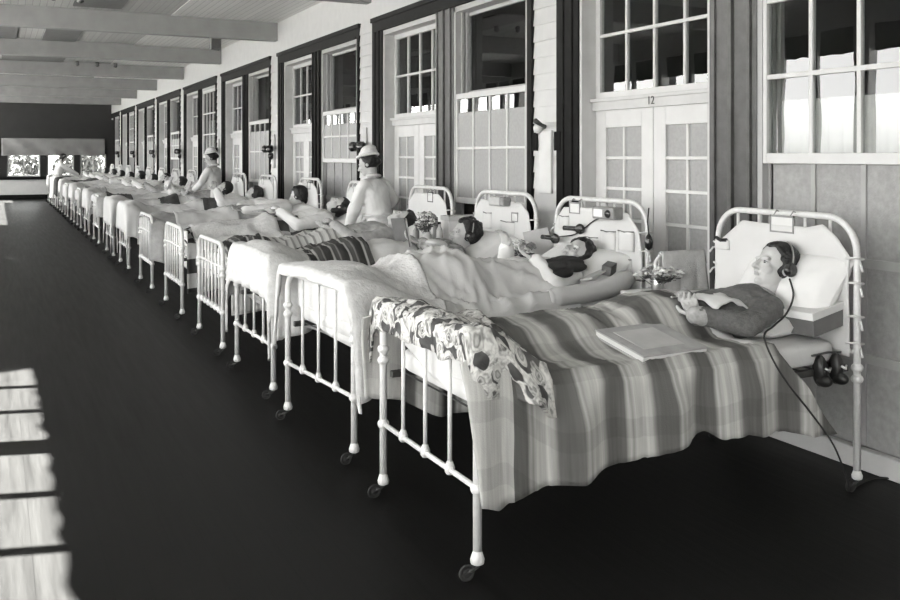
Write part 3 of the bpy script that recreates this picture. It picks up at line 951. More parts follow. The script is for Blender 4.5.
def hair_mesh(H, style, name, parent, vox=.006, m='hair', seed=1, extra=None):
    """tufts over the skull, clear of the face"""
    rnd = random.Random(seed)
    mb = MB(); n = 420
    for i in range(n):
        z = 1-2*(i+.5)/n; r = sqrt(1-z*z); ph = i*2.39996
        d = V((r*cos(ph), r*sin(ph), z))
        p = V((-.014+.094*d.x, .078*d.y, .030+.088*d.z))
        lim = .058 if p.z > .085 else (.050 - 1.1*max(0, .085-p.z)*.55 if p.z > .02 else .012)
        if p.x > lim: continue
        if p.z < -.035 and p.x > -.03: continue
        if p.z < -.055: continue
        t = .017+.008*rnd.random() if style == 'curly' else .016
        if style == 'curly': p += V((rnd.uniform(-.006,.008), rnd.uniform(-.008,.008), rnd.uniform(-.004,.012)))
        mb.ell(p, (t,)*3, M=H, nu=8, nv=6)
    if style == 'bob':
        for s in (-1, 1):
            for k in range(6):
                mb.ell((-.03+.006*k, s*(.070+.006*sin(k)), -.02-.012*k), (.030, .020, .030), M=H, nu=8, nv=6)
        for k in range(6): mb.ell((-.085+.004*k, -.05+.02*k, -.05), (.03, .03, .035), M=H, nu=8, nv=6)
    if style == 'long':
        mb.ell((-.070, 0, .022), (.066, .082, .088), M=H, nu=24, nv=16); mb.ell((-.055, 0, -.045), (.05, .075, .05), M=H)
    if style == 'bun': mb.ell((-.105, 0, .0), (.04, .045, .04), M=H)
    if style == 'curly':
        for k in range(40):
            a = rnd.uniform(0, 2*pi); z = rnd.uniform(-.06, .06)
            p = V((-.03-.075*abs(cos(a)), .080*sin(a), z))
            mb.ell(p, (rnd.uniform(.014, .022),)*3, M=H, nu=8, nv=6)
    return remesh(mb, name, vox, M[m], parent, 1)
def hand(mb, wr, d, nrm, curl=.5, side=1, s=1.):
    """palm, four fingers of unequal length and a thumb that leaves the side of the palm"""
    d = V(d).normalized(); nrm = V(nrm); nrm = (nrm - d*nrm.dot(d)).normalized(); lat = d.cross(nrm)*side
    wr = V(wr)
    for k in (-1.2, -.4, .4, 1.2):
        mb.cap(wr + lat*k*.010*s, wr + d*.075*s + lat*k*.0175*s, .013*s, .0105*s, 8)
    for k, L in ((-1.5, .062), (-.5, .075), (.5, .080), (1.5, .070)):
        p = wr + d*.075*s + lat*k*.0182*s
        dd = (d + lat*k*.06).normalized()
        ang = curl*.5
        segs = (.45, .32, .23)
        for q, fr in enumerate(segs):
            dirv = (dd*cos(ang) - nrm*sin(ang)).normalized()
            e = p + dirv*L*fr*s
            mb.cap(p, e, (.0088-.0008*q)*s, (.0082-.0010*q)*s, 8); p = e; ang += curl*.75
    p = wr + d*.020*s - lat*(-1)*.024*s
    t1 = p + (d*.7 + lat*.75 - nrm*.15).normalized()*.040*s
    t2 = t1 + (d*.95 + lat*.25 - nrm*.35).normalized()*.030*s
    mb.cap(wr + d*.012*s + lat*.012*s, p, .014*s, .012*s, 8); mb.cap(p, t1, .0115*s, .0098*s, 8); mb.cap(t1, t2, .0095*s, .0078*s, 8)

def body_mb(J, H, hands=True):
    mb = MB()
    head_parts(mb, H)
    mb.cap(H @ V((-.022, 0, -.045)), J['neck'], .050, .052)
    pel, wai, che, nek = V(J['pelvis']), V(J['waist']), V(J['chest']), V(J['neck'])
    side = (V(J['shR'])-V(J['shL'])).normalized()
    mb.trunk(pel, wai, che, nek, side, J.get('f', 1))
    up = (nek-che).normalized()
    mb.chain([V(J['shL']), nek-up*.035, V(J['shR'])], [.052, .055, .052])
    mb.chain([V(J['shL']), che+side*-.07], [.055, .085]); mb.chain([V(J['shR']), che+side*.07], [.055, .085])
    for q in 'LR':
        mb.chain([J['sh'+q], J['el'+q], J['wr'+q]], [.047, .036, .024])
        if 'kn'+q in J:
            s = -1 if q == 'L' else 1
            hip = pel+side*s*.085
            mb.chain([hip, J['kn'+q], J['an'+q]], [.082*J.get('lf', 1), .055*J.get('lf', 1), .036])
            mb.cap(J['an'+q], V(J['an'+q])+V(J['toe']), .034, .024)
        if hands:
            hd = J.get('hd'+q, V(J['wr'+q])-V(J['el'+q])); hn_ = J.get('hn'+q, (0,0,1))
            hand(mb, J['wr'+q], hd, hn_, J.get('curl', .5), 1 if q == 'L' else -1)
    return mb
def person(name, J, H, lab, vox, loc, rz, cat='person', hairstyle='bob', hairmat='hair', face=True, group=None, seed=1, hvox=.006):
    o = remesh(body_mb(J, H), 'person', vox, M['skin'], None, 2, loc, rz, post=lip_post(H) if face else None)
    tag(o, lab, cat, group)
    if face: face_children(H, o)
    hair_mesh(H, hairstyle, 'hair', o, hvox, hairmat, seed)
    return o
def rumple(amp, f):
    def post(me):
        me.update()
        ns = [v.normal.copy() for v in me.vertices]
        for v, n in zip(me.vertices, ns):
            c = v.co
            v.co = c + n*amp*(.6*noise.noise(c*f) + .8*(.5-abs(noise.noise(V((c.x*f*1.3+c.z*f, c.y*f*1.1, c.z*f*.6+7))))*1.6))
        me.update()
    return post
def garment(J, name, m, parent, vox, off=.012, sleeve=1., hem='pelvis', fac=1., sl_end=.018):
    """top that follows the trunk and the arms"""
    mb = MB()
    pel, wai, che, nek = V(J['pelvis']), V(J['waist']), V(J['chest']), V(J['neck'])
    side = (V(J['shR'])-V(J['shL'])).normalized(); up = (nek-che).normalized(); f = J.get('f', 1)
    mb.trunk(pel, wai, che, nek, side, f, off+.006, off)
    mb.chain([V(J['shL']), nek-up*.045, V(J['shR'])], [.052+off, .052+off, .052+off])
    mb.chain([V(J['shL']), che+side*-.07], [.055+off, .085+off]); mb.chain([V(J['shR']), che+side*.07], [.055+off, .085+off])
    for q in 'LR':
        a, b, c = V(J['sh'+q]), V(J['el'+q]), V(J['wr'+q])
        if sleeve >= 1: mb.chain([a, b, lerp(b, c, .93)], [.049+off*1.5, .038+off*1.4, .024+sl_end])
        else: mb.chain([a, lerp(a, b, sleeve*1.)], [.049+off*1.3, .045+off*1.3])
    return remesh(mb, name, vox, M[m], parent, 3, post=rumple(.010, 9))

def headphones(Hm, lab, m='black_plastic'):
    root = empty('headphones', Hm.translation)
    tag(root, lab, 'headphones', 'headphones worn by patients')
    T = Matrix.Translation(-V(Hm.translation))
    pts = []
    for i in range(15):
        a = pi*i/14
        pts.append(T @ Hm @ V((-.012, -.108*cos(a), -.005+.140*sin(a))))
    MB().tube(pts, .0045, 8).build('band', M['chrome'], root, True)
    for s in (-1, 1):
        c = MB(); Rm = (T @ Hm)
        prof = [(.004, -.018), (.026, -.016), (.033, -.006), (.034, .004), (.028, .012), (.006, .014)]
        Rl = Hm.to_3x3() @ Matrix.Rotation(-s*pi/2, 3, 'X')
        c.lathe(prof, Rm @ V((-.008, s*.106, -.006)), 16, Rl)
        eo = c.build('ear_cup', M[m], root, True)
    return root

# ------------------------------------------------------------------ bed 1 : striped blanket, floral quilt, girl with headphones
def fr(x, h=.155, a=.03, b=.34): return h*(1-sm(a, b, x))     # rise over the foot rail
def prof(x, pts):
    for (a, p), (b, q) in zip(pts, pts[1:]):
        if x <= b: return lerp(p, q, sm(a, b, x))
    return pts[-1][1]
G1 = [(-.1, 0), (.16, .02), (.32, .115), (.50, .105), (.68, .125), (.9, .12), (1.1, .165), (1.3, .165), (1.6, .14)]
def top1(x, y): return .688 + fr(x) + prof(x, G1)*math.exp(-((y-.06)/.215)**4) + .006*nz(x*5, y*6, 2) + crease(x, y, 6, .014)
hem1 = lambda x: prof(x, [(-.05, .29), (.06, .265), (.28, .30), (.53, .325), (.95, .37), (1.02, .40), (1.1, .36), (1.4, .34), (1.75, .30)])
o = drape('striped_blanket', M['plaid'], 0, lambda y, t: .03 if t == 0 else (-.088+.05*t if y < 0 else -.09+.04*t), lambda y, t: (1.28+.36*abs(y)) if t == 0 else 1.44+.28*t, top1,
          lambda x: top1(x, -.43)-.035-hem1(x), lambda x: .36+.3*fr(x), nx=150, Wd=.452, amp=.022, seed=1.4, front=.0, freq=.75, wr=.007, thick=.008)
tag(o, 'striped plaid wool blanket hanging low over the side of the nearest bed', 'blanket')
o = drape('floral_quilt', M['floral'], 0, lambda y, t: -.028, lambda y, t: (.285+.03*nz(y*7, 1)) if t == 0 else .285+.02*t, lambda x, y: top1(x, y)+.022+.012*abs(nz(x*9, y*11, 8)),
          lambda x: max(.05, top1(x, -.45)+.022-.035-prof(x, [(-.03, .655), (.10, .64), (.20, .615), (.30, .545)])), lambda x: .14, Wd=.462, nx=34, nt=46, nh=12, amp=.02, seed=3.3, front=.12, wr=.016, thick=.014, wf=1.5, flare=.14)
tag(o, 'flower-printed quilt folded over the foot rail of the nearest bed', 'quilt')
# pad hanging down behind the bars
m = MB().grid(30, 14, lambda u, v: (.045+.006*sin(u*9), -.40+.80*u, lerp(.835, .585+.13*u-.035*sin(pi*u), v)))
o = m.build('mattress_pad', M['sheet'], None, True, solid=.01, loc=BL(0)); tag(o, 'white mattress pad hanging behind the foot bars below the floral quilt', 'pad')
# turned-down sheet
o = drape('top_sheet', M['sheet'], 0, 1.20, lambda y, t: 1.43+.05*nz(y*5, 2), lambda x, y: top1(x, y)-.010+.02*sm(1.28, 1.4, x)-.05*sm(1.33, 1.45, x), .02, .05, Wd=.40, nx=24, seed=5., wr=.012)
tag(o, 'white sheet turned down at the waist of the girl on the nearest bed', 'sheet')
pillow(0, (1.865, -.10, .875), (0, radians(-56), radians(-7)), 'plump white pillow standing behind the head of the girl with headphones', .20, .33, .095, 1.)
pillow(0, (1.72, .03, .735), (0, radians(-7), 0), 'flat white pillow lying under the upright one on the nearest bed', .20, .37, .07, 2.)
J1 = dict(pelvis=(1.10, .03, .745), waist=(1.29, -.01, .742), chest=(1.50, -.06, .755), neck=(1.715, -.088, .848), shL=(1.63, -.215, .80), shR=(1.655, .07, .80),
          elL=(1.42, -.29, .762), wrL=(1.205, -.20, .805), elR=(1.45, .18, .77), wrR=(1.31, -.01, .845), knL=(.70, -.02, .735), knR=(.70, .14, .735), anL=(.36, -.02, .705), anR=(.36, .13, .705),
          toe=(-.05, 0, .07), hdL=(.42, .80, .30), hnL=(.3, .1, -1), hdR=(-.55, -.75, .0), hnR=(.1, .1, -1), curl=.55, f=.84, lf=.82)
H1 = head_mat((-.88, .20, .34), (.36, .02, .93), (1.785, -.10, .970), 1.0)
p1 = person('person', J1, H1, 'girl in a dark cardigan lying propped on pillows, wearing headphones, nearest bed', .0048, BL(0), BR(0), hairstyle='long', group=None, hvox=.005)
cd = garment(J1, 'cardigan', 'sweater', p1, .006, .011, 1.)
for q in 'LR':
    e, r_ = V(J1['el'+q]), V(J1['wr'+q]); c = MB(); c.cap(lerp(e, r_, .88), lerp(e, r_, .99), .044, .042); remesh(c, 'cuff', .005, M['cuff'], p1, 1)
hp = headphones(H1, 'black headphones on the girl in the nearest bed')
def locate(root, i):
    R = Matrix.Rotation(BR(i), 4, 'Z'); l = V(root.location)
    root.location = V(BL(i)) + (R.to_3x3() @ l); root.rotation_euler = (0, 0, BR(i))
locate(hp, 0)
m = MB().grid(16, 16, lambda u, v: (1.31+.22*u, -.215+.22*v, .872+.012*sin(u*5+v*3)+.02*nz(u*4, v*4, 5)-.03*(2*u-1)**2-.03*(2*v-1)**2))
o = m.build('handkerchief', M['sheet'], None, True, solid=.008, loc=BL(0)); tag(o, 'crumpled white cloth in the lap of the girl in the nearest bed', 'cloth')
# collar of the blouse
def neck_ring(J, H, r, tube, name, m, parent, at=.012):
    n_ = V(J['neck']); d = (H.translation-n_).normalized(); a_ = d.orthogonal().normalized(); b_ = d.cross(a_); c0 = n_+d*at
    return MB().tube([c0+(a_*cos(t)+b_*sin(t))*r for t in [k*2*pi/24 for k in range(25)]], tube, 8).build(name, M[m], parent, True)
neck_ring(J1, H1, .056, .010, 'collar', 'cuff', p1)
# magazine box on the blanket
bk = empty('book'); b_ = MB(); b_.box(-.175, .175, -.15, .15, 0, .008); b_.build('cover', M['book_cover'], bk)
MB().box(-.172, .172, -.146, .146, .008, .028).build('pages', M['paper'], bk)
MB().box(-.175, .175, -.15, .15, .028, .034).build('front_cover', M['book_cover'], bk)
MB().box(-.12, .10, -.09, .10, .034, .0355).build('cover_picture', M['paper_grey'], bk)
place(bk, 0, (.90, -.275, .712), (radians(11), 0, radians(4))); tag(bk, 'large book lying flat on the striped blanket', 'book')
# carton beside the pillow
bx = empty('carton'); MB().box(-.12, .12, -.09, .09, 0, .095).build('box_body', M['card_dark'], bx, bevel=.003)
MB().box(-.125, .125, -.095, .095, .075, .11).build('box_lid', M['paper'], bx, bevel=.003)
place(bx, 0, (1.80, -.315, .72), (0, radians(-9), radians(6))); tag(bx, 'dark carton with pale lid tucked beside the pillow of the nearest bed', 'box')
# head cloth tied to the bedhead
def head_cover(i, poly, lab, ties=True, mm='sheet'):
    """cloth stretched over the bars; poly = outline (y, z) from -y to +y along the top edge"""
    def fn(u, v):
        y = lerp(poly[0][0], poly[-1][0], u); zt = poly[-1][1]
        for (a, p), (b, q) in zip(poly, poly[1:]):
            if a <= y <= b: zt = lerp(p, q, (y-a)/(b-a)); break
        z = lerp(.60, zt, v)
        return (HX-.032 - .010*sin(v*pi)*abs(nz(y*6, z*6, i)) - .012*sin(u*pi), y, z)
    r = MB().grid(60, 20, fn).build('head_cover', M[mm], None, True, solid=.006, loc=BL(i), rz=BR(i))
    tag(r, lab, 'cloth', 'white cloths tied to the bedheads')
    if ties:
        for s in (-1, 1):
            for z in (.66, .78, .93, 1.04):
                t = MB().tube([(HX-.04, s*(HW-.03), z), (HX-.02, s*(HW+.012), z+.004), (HX+.02, s*(HW+.018), z-.002), (HX+.03, s*(HW-.01), z-.012), (HX-.01, s*(HW+.03), z-.03), (HX-.02, s*(HW+.045), z-.055)], .0055, 6)
                t.build('tie', M['sheet'], r, True)
    return r
hc = head_cover(0, [(-.425, 1.05), (-.36, 1.13), (-.285, 1.185), (-.20, 1.165), (0, 1.165), (.22, 1.172), (.425, 1.03)], 'white cloth with peaked top tied across the bedhead of the nearest bed')
MB().tube([(HX-.05, .325, 1.062), (HX-.056, .36, 1.058), (HX-.05, .40, 1.07)], .010, 8).build('pocket_mouth', M['black_cloth'], hc, True)
MB().grid(10, 8, lambda u, v: (HX-.045-.014*sin(pi*u), .31+.105*u, 1.01+.05*v)).build('pocket', M['sheet'], hc, True, solid=.004)
def card_holder(i, y, z, w, h, lab, frame='radio_case'):
    r = empty('card_holder')
    f = MB(); 
    f.box(-.004, .004, -w/2, w/2, h/2-.010, h/2); f.box(-.004, .004, -w/2, w/2, -h/2, -h/2+.008); f.box(-.004, .004, -w/2, -w/2+.008, -h/2, h/2); f.box(-.004, .004, w/2-.008, w/2, -h/2, h/2)
    f.build('frame', M[frame], r); MB().box(-.001, .003, -w/2+.004, w/2-.004, -h/2+.004, h/2-.004).build('card', M['paper'], r)
    f = MB(); 
    for s in (-1, 1): f.tube([(0, s*w*.35, h/2), (.02, s*w*.35, h/2+.022), (.045, s*w*.35, h/2+.01)], .003, 6)
    f.build('hook', M['radio_case'], r, True)
    place(r, i, (HX-.045, y, z)); tag(r, lab, 'card', 'record cards on the bedheads'); return r
card_holder(0, -.045, 1.17, .15, .085, 'framed record card hung on the top rail of the nearest bedhead')
# shoes in a hanger under the mattress
sh = empty('shoe_holder')
MB().tube([(.08, 0, .05), (.0, 0, .055), (-.10, 0, .05)], .005, 6).build('hanger', M['iron'], sh, True)
for k in (0, 1):
    b_ = MB().ell((-.05+.10*k, 0, -.02), (.030, .036, .070), nu=14, nv=10); b_.ell((-.05+.10*k, -.02, -.06), (.027, .044, .028))
    so = b_.build('shoe', M['shoe'], sh, True)
    MB().tube([(-.065+.10*k, -.042, .0), (-.05+.10*k, -.052, -.012), (-.035+.10*k, -.042, .0)], .006, 6).build('shoelace', M['chrome'] if k == 0 else M['sheet'], so, True)
place(sh, 0, (1.77, -.42, .575)); tag(sh, 'pair of black shoes hanging under the mattress at the nearest bedhead', 'shoes')
# earphone cord
pts = [(1.765, -.205, .93), (1.72, -.27, .865), (1.62, -.325, .80), (1.50, -.365, .76), (1.40, -.41, .735), (1.35, -.505, .66), (1.42, -.525, .55), (1.56, -.53, .40), (1.68, -.53, .26), (1.80, -.50, .08), (1.88, -.44, .012), (2.0, -.40, .008), (2.12, -.38, .008), (2.18, -.42, .008)]
def smooth_pts(p, n=6):
    p = [V(q) for q in p]; out = []
    for i in range(len(p)-1):
        a = p[max(i-1, 0)]; b = p[i]; c_ = p[i+1]; d = p[min(i+2, len(p)-1)]
        for k in range(n):
            t = k/n; out.append(.5*((2*b)+(c_-a)*t+(2*a-5*b+4*c_-d)*t*t+(3*b-a-3*c_+d)*t**3))
    out.append(p[-1]); return out
o = MB().tube(smooth_pts(pts), .0045, 6).build('headphone_cord', M['black_cloth'], None, True, loc=BL(0)); tag(o, 'dark cord trailing from the headphones over the striped blanket to the floor', 'cord')

# ------------------------------------------------------------------ bed 2
G2 = [(-.1, 0), (.3, .09), (.62, .24), (.80, .24), (1.0, .17), (1.25, .15), (1.45, .12), (1.6, .10)]
def top2(x, y): return .70 + fr(x, .165, .02, .5) + prof(x, G2)*math.exp(-((y-.02)/.27)**4) + .012*nz(x*4, y*6, 12) + crease(x, y, 3, .042)*sm(.15, .5, x)
o = drape('bed_sheet', M['sheet'], 1, .12, lambda y, t: (1.42-.10*y) if t == 0 else 1.42, top2, lambda x: .16+.04*sin(x*9), .3, nx=110, amp=.016, seed=7., wr=.012, thick=.008)
tag(o, 'rumpled white sheet over raised knees on the second bed', 'sheet')
def hem2(x): return .36 + .06*sin(x*12)
o = drape('coverlet', M['coverlet'], 1, lambda y, t: -.03, lambda y, t: .52-.25*t if y < 0 else .52, lambda x, y: top2(x, y)+.022, lambda x: top2(x, -.43)-.03-prof(x, [(-.05, .30), (.1, .34), (.3, .42), (.6, .52)]), lambda x: .42-.5*max(0, x), Wd=.455, nx=46, amp=.03, seed=9., front=.05, wr=.008, thick=.022, flare=.22)
tag(o, 'thick quilted pale coverlet draped over the foot rail of the second bed', 'coverlet')
m = MB().grid(30, 14, lambda u, v: (.05+.006*sin(u*9), -.41+.82*u, lerp(.84, .53+.12*u-.03*sin(pi*u), v)))
o = m.build('mattress_pad', M['sheet'], None, True, solid=.01, loc=BL(1), rz=BR(1)); tag(o, 'white pad hanging behind the foot bars under the thick pale coverlet', 'pad')
def roll(i, pts, r, lab, mm):
    n = 40; P_ = smooth_pts(pts, 10)
    rs = [r*(1+.08*nz(q.x*9, 0, i))*(1 if 2 < k < len(P_)-3 else .8) for k, q in enumerate(P_)]
    o = MB().tube(P_, rs, 14).build('rolled_blanket', M[mm], None, True, loc=BL(i), rz=BR(i)); tag(o, lab, 'blanket', 'blankets rolled along bed edges')
roll(1, [(1.22, -.40, .70), (1.40, -.405, .705), (1.65, -.40, .725), (1.84, -.37, .77)], .058, 'pale blanket rolled along the near edge of the second bed', 'sheet_grey')
roll(2, [(1.28, -.37, .71), (1.45, -.385, .72), (1.65, -.39, .735), (1.82, -.36, .77)], .055, 'pale blanket rolled along the near edge of the third bed', 'sheet_grey')
pillow(1, (1.73, .0, .79), (0, radians(-28), radians(5)), 'big white pillow under the head of the woman in black', .21, .37, .09, 3.)
J2 = dict(pelvis=(1.08, .02, .745), waist=(1.26, .0, .75), chest=(1.44, -.02, .765), neck=(1.60, -.03, .80), shL=(1.545, -.20, .785), shR=(1.555, .15, .785),
          elL=(1.36, -.27, .755), wrL=(1.34, -.11, .88), elR=(1.33, .18, .80), wrR=(1.25, .06, .95), knL=(.70, -.05, .82), knR=(.70, .12, .82), anL=(.36, -.05, .70), anR=(.36, .10, .70),
          toe=(-.05, 0, .07), hdL=(-.3, .6, .3), hnL=(-.3, .1, -.9), hdR=(-.25, -.15, .6), hnR=(.8, .2, .2), curl=.6, f=.9, lf=.85)
H2 = head_mat((-.62, -.20, .72), (.72, -.05, .62), (1.70, -.05, .875))
p2 = person('person', J2, H2, 'woman in white gown and black shawl on the second bed, one hand raised', .005, BL(1), BR(1), hairstyle='curly', seed=3)
garment(J2, 'gown', 'gown', p2, .007, .012, 1., sl_end=.022)
b_ = MB()
for k in range(7):
    u = k/6; b_.ell((1.535+.02*sin(u*5), -.245+.25*u, .795+.075*sin(pi*min(1, u*.75+.2))), (.085, .05, .030))
for k in range(5):
    u = k/4; b_.ell((1.42, -.27+.22*u, .775+.085*sin(pi*min(1, u*.7+.15))), (.075, .05, .030))
remesh(b_, 'shawl', .008, M['black_cloth'], p2, 3)
# book held up by the second patient, papers by her pillow
bx = MB().box(-.05, .05, -.03, .03, 0, .06).build('carton', M['card_dark'], None, bevel=.003); place(bx, 1, (1.72, -.33, .80), (radians(10), radians(-10), .5)); tag(bx, 'little dark packet on the pillow of the second bed', 'box')
bx = MB().box(-.09, .09, -.05, .05, 0, .012).build('envelope', M['paper_grey'], None); place(bx, 1, (1.63, -.32, .795), (radians(-14), radians(-15), .2)); tag(bx, 'pale envelope lying beside the dark packet on the second bed', 'envelope')
head_cover(1, [(-.425, .92), (-.40, 1.05), (-.31, 1.15), (0, 1.17), (.31, 1.16), (.40, 1.08), (.425, .9)], 'white cloth with many pockets tied across the second bedhead', True)
def pockets(hc, spec, x=HX-.046):
    for (y, z, w, h) in spec:
        po = MB().grid(8, 8, lambda u, v: (x-.014*sin(pi*u), y-w/2+w*u, z-h/2+h*v)).build('pocket', M['sheet'], hc, True, solid=.004)
        MB().tube([(x-.002, y-w/2, z+h/2+.002), (x-.015, y, z+h/2-.002), (x-.002, y+w/2, z+h/2+.003)], .004, 6).build('pocket_mouth', M['card_dark'], po, True)
hc2 = [o for o in bpy.data.objects if o.name.startswith('head_cover')][-1]
pockets(hc2, [(-.30, .98, .14, .12), (-.14, .97, .14, .12), (.02, .93, .13, .1), (-.22, .82, .26, .1), (.30, 1.06, .10, .08)])
# radio & its wiring on the second bedhead
rd = empty('radio_set'); MB().box(-.05, .03, -.10, .10, -.035, .04).build('case', M['radio_case'], rd, bevel=.008)
MB().lathe([(.024, -.006), (.026, 0), (.02, .008)], (-.052, -.05, .0), 14, Matrix.Rotation(-pi/2, 3, 'Y')).build('dial', M['black_plastic'], rd, True)
MB().box(-.053, -.05, .0, .08, -.02, .025).build('front_plate', M['chrome'], rd)
place(rd, 1, (HX-.07, -.17, 1.145)); tag(rd, 'grey radio set fixed to the top of the second bedhead', 'radio')
card_holder(1, .19, 1.16, .11, .075, 'white record card hung on the second bedhead')
o = MB().tube(smooth_pts([(HX-.09, -.10, 1.11), (HX-.06, .0, 1.08), (HX-.06, .10, 1.02), (HX-.07, .18, .985), (HX-.10, .26, .97), (HX-.14, .30, .96)]), .0045, 6).build('radio_cable', M['black_cloth'], None, True, loc=BL(1), rz=BR(1)); tag(o, 'dark cord sagging from the grey radio set on the second bedhead', 'cord')
def ear(i, p, rot, lab):
    r = empty('earphone'); MB().lathe([(.006, -.018), (.030, -.016), (.035, 0), (.03, .012), (.008, .014)], (0,0,0), 16).build('ear_cup', M['black_plastic'], r, True)
    MB().tube([(0, .03, 0), (.0, .07, .01), (0, .13, .012)], .016, 8).build('handle', M['black_plastic'], r, True)
    place(r, i, p, rot); tag(r, lab, 'earphone', 'loose earphones at the bedheads')
ear(1, (HX-.12, .30, .955), (0, radians(80), radians(10)), 'black earphone lying at the far corner of the second bedhead')
ear(1, (HX-.075, .10, 1.03), (0, radians(90), radians(20)), 'black earphone hooked on the middle of the second head cloth')
bl = empty('call_button'); MB().lathe([(.006, -.05), (.022, -.035), (.026, 0), (.018, .03), (.005, .05)], (0,0,0), 14).build('bulb', M['black_plastic'], bl, True)
MB().tube([(0,0,.05), (.0,.01,.12), (.02,.02,.20)], .004, 6).build('cord', M['black_cloth'], bl, True)
place(bl, 1, (HX-.02, -HW-.03, .99)); tag(bl, 'black call button hanging from the near post of the second bedhead', 'call button')

# ------------------------------------------------------------------ bed 3
G3 = [(-.1, 0), (.25, .09), (.5, .16), (.7, .19), (.95, .19), (1.1, .17), (1.3, .12)]
def top3(x, y): return .70 + fr(x, .165, .02, .4) + prof(x, G3)*math.exp(-((y-.02)/.26)**4) + .012*nz(x*5, y*6, 22) + crease(x, y, 9, .022)*sm(.1, .5, x)
o = drape('bed_sheet', M['sheet'], 2, .12, lambda y, t: 1.12, top3, lambda x: .15+.03*sin(x*8), .3, nx=80, nt=32, amp=.016, seed=17., wr=.016, thick=.008)
tag(o, 'white sheet on the third bed under the dark striped blanket', 'sheet')
o = drape('coverlet', M['coverlet'], 2, lambda y, t: -.03, lambda y, t: .36, lambda x, y: top3(x, y)+.02, lambda x: .34-.2*max(0, x), .34, Wd=.45, nx=34, nt=30, amp=.026, seed=19., front=.26, wr=.007, thick=.016, flare=.16)
tag(o, 'white coverlet hanging over the foot rail of the third bed', 'coverlet')
o = drape('folded_blanket', M['dark_stripe'], 2, lambda y, t: .33+.10*y, lambda y, t: .74-.06*y, lambda x, y: top3(x, y)+.022, .10, .2, nx=40, nt=30, nh=8, amp=.012, seed=21., wr=.014, thick=.012)
tag(o, 'dark blanket with pale stripes folded across the third bed', 'blanket')
pillow(2, (1.68, .02, .80), (0, radians(-32), 0), 'white pillow behind the woman reading with headphones on the third bed', .20, .35, .09, 4.)
J3 = dict(pelvis=(.95, .0, .745), waist=(1.13, -.01, .755), chest=(1.32, -.02, .775), neck=(1.485, -.02, .825), shL=(1.425, -.19, .80), shR=(1.425, .15, .80),
          elL=(1.27, -.27, .755), wrL=(1.16, -.14, .89), elR=(1.25, .20, .77), wrR=(1.17, .06, .89), knL=(.58, -.06, .80), knR=(.58, .10, .80), anL=(.30, -.05, .70), anR=(.30, .10, .70),
          toe=(-.05, 0, .07), hdL=(-.6, .35, .2), hnL=(.2, .1, -.9), hdR=(-.6, -.25, .3), hnR=(.2, 0, -.9), curl=.7, f=.9, lf=.8)
H3 = head_mat((-.93, .18, .28), (.30, 0, .95), (1.575, -.03, .915))
p3 = person('person', J3, H3, 'woman with headphones and dark curls in profile, reading on the third bed', .0055, BL(2), BR(2), hairstyle='curly', seed=5)
garment(J3, 'dress', 'print_grey', p3, .007, .012, 1.)
hp = headphones(H3, 'black headphones on the curly-haired woman reading on the third bed'); locate(hp, 2)
ob = empty('open_book')
for s in (-1, 1):
    R_ = Matrix.Rotation(s*radians(24), 4, 'Z')
    pg = MB(); pg.box(-.004, .004, min(0, s*.13), max(0, s*.13), 0, .19, R_); pg.build('cover', M['card_dark'], ob)
    pg = MB(); pg.box(.004, .014, min(0, s*.126), max(0, s*.126), .004, .186, R_); pg.build('pages', M['paper_grey'], ob)
place(ob, 2, (1.105, -.06, .875), (0, radians(-12), 0)); tag(ob, 'open book standing upright before the woman with headphones on the third bed', 'book')
o = MB().ell((0,0,0), (.09, .07, .03)).build('napkin', M['sheet'], None, True); place(o, 2, (1.24, -.22, .885), (0, .2, .3)); tag(o, 'white napkin by the open book on the third bed', 'napkin')
head_cover(2, [(-.42, .95), (-.39, 1.09), (-.3, 1.155), (.3, 1.16), (.39, 1.09), (.42, .9)], 'white cloth tied across the third bedhead, grey tin above it')
hc3 = [o for o in bpy.data.objects if o.name.startswith('head_cover')][-1]
pockets(hc3, [(.18, 1.0, .13, .12), (-.12, .96, .2, .1), (.24, .84, .12, .1)])
rd = empty('radio_set'); MB().box(-.04, .03, -.07, .09, -.03, .04).build('case', M['paper_grey'], rd, bevel=.01); MB().box(-.042, .032, -.13, -.07, -.028, .038).build('speaker', M['radio_case'], rd, bevel=.01)
place(rd, 2, (HX-.07, -.03, 1.155)); tag(rd, 'two-tone grey radio set fixed on the third bedhead', 'radio')
card_holder(2, -.22, 1.05, .09, .07, 'small record card pinned on the third bedhead')

# ------------------------------------------------------------------ bedside stands and what is on them
def stand(x0, x1, y0, y1, z, lab, rail=0):
    cx, cy = (x0+x1)/2, (y0+y1)/2
    r = empty('bedside_stand', (cx, cy, 0)); hx, hy = (x1-x0)/2, (y1-y0)/2
    MB().box(-hx, hx, -hy, hy, z-.022, z).build('top', M['bed_enamel'], r, bevel=.006)
    MB().box(-hx+.02, hx-.02, -hy+.015, hy-.015, .32, .335).build('shelf', M['bed_enamel'], r, bevel=.004)
    for a in (-1, 1):
        for b in (-1, 1): MB().tube([(a*(hx-.015), b*(hy-.015), 0), (a*(hx-.015), b*(hy-.015), z-.02)], .011, 8).build('leg', M['bed_enamel'], r, True)
    if rail: MB().tube([(-hx+.15, 0, z), (-hx+.15, 0, rail-.03), (-hx+.18, 0, rail), (hx-.03, 0, rail), (hx, 0, rail-.03), (hx, 0, z)], .008, 8).build('towel_rail', M['bed_enamel'], r, True)
    tag(r, lab, 'stand', 'bedside stands between the beds'); return r
stand(3.08, 3.56, 3.87, 4.10, .76, 'white bedside stand with towel rail between the nearest and second beds', .955)
stand(3.05, 3.56, 5.30, 5.52, .755, 'white bedside stand holding the leaning folder, between the second and third beds')
stand(3.0, 3.6, 6.56, 6.86, .80, 'white bedside stand holding the white carton, between the third and fourth beds')
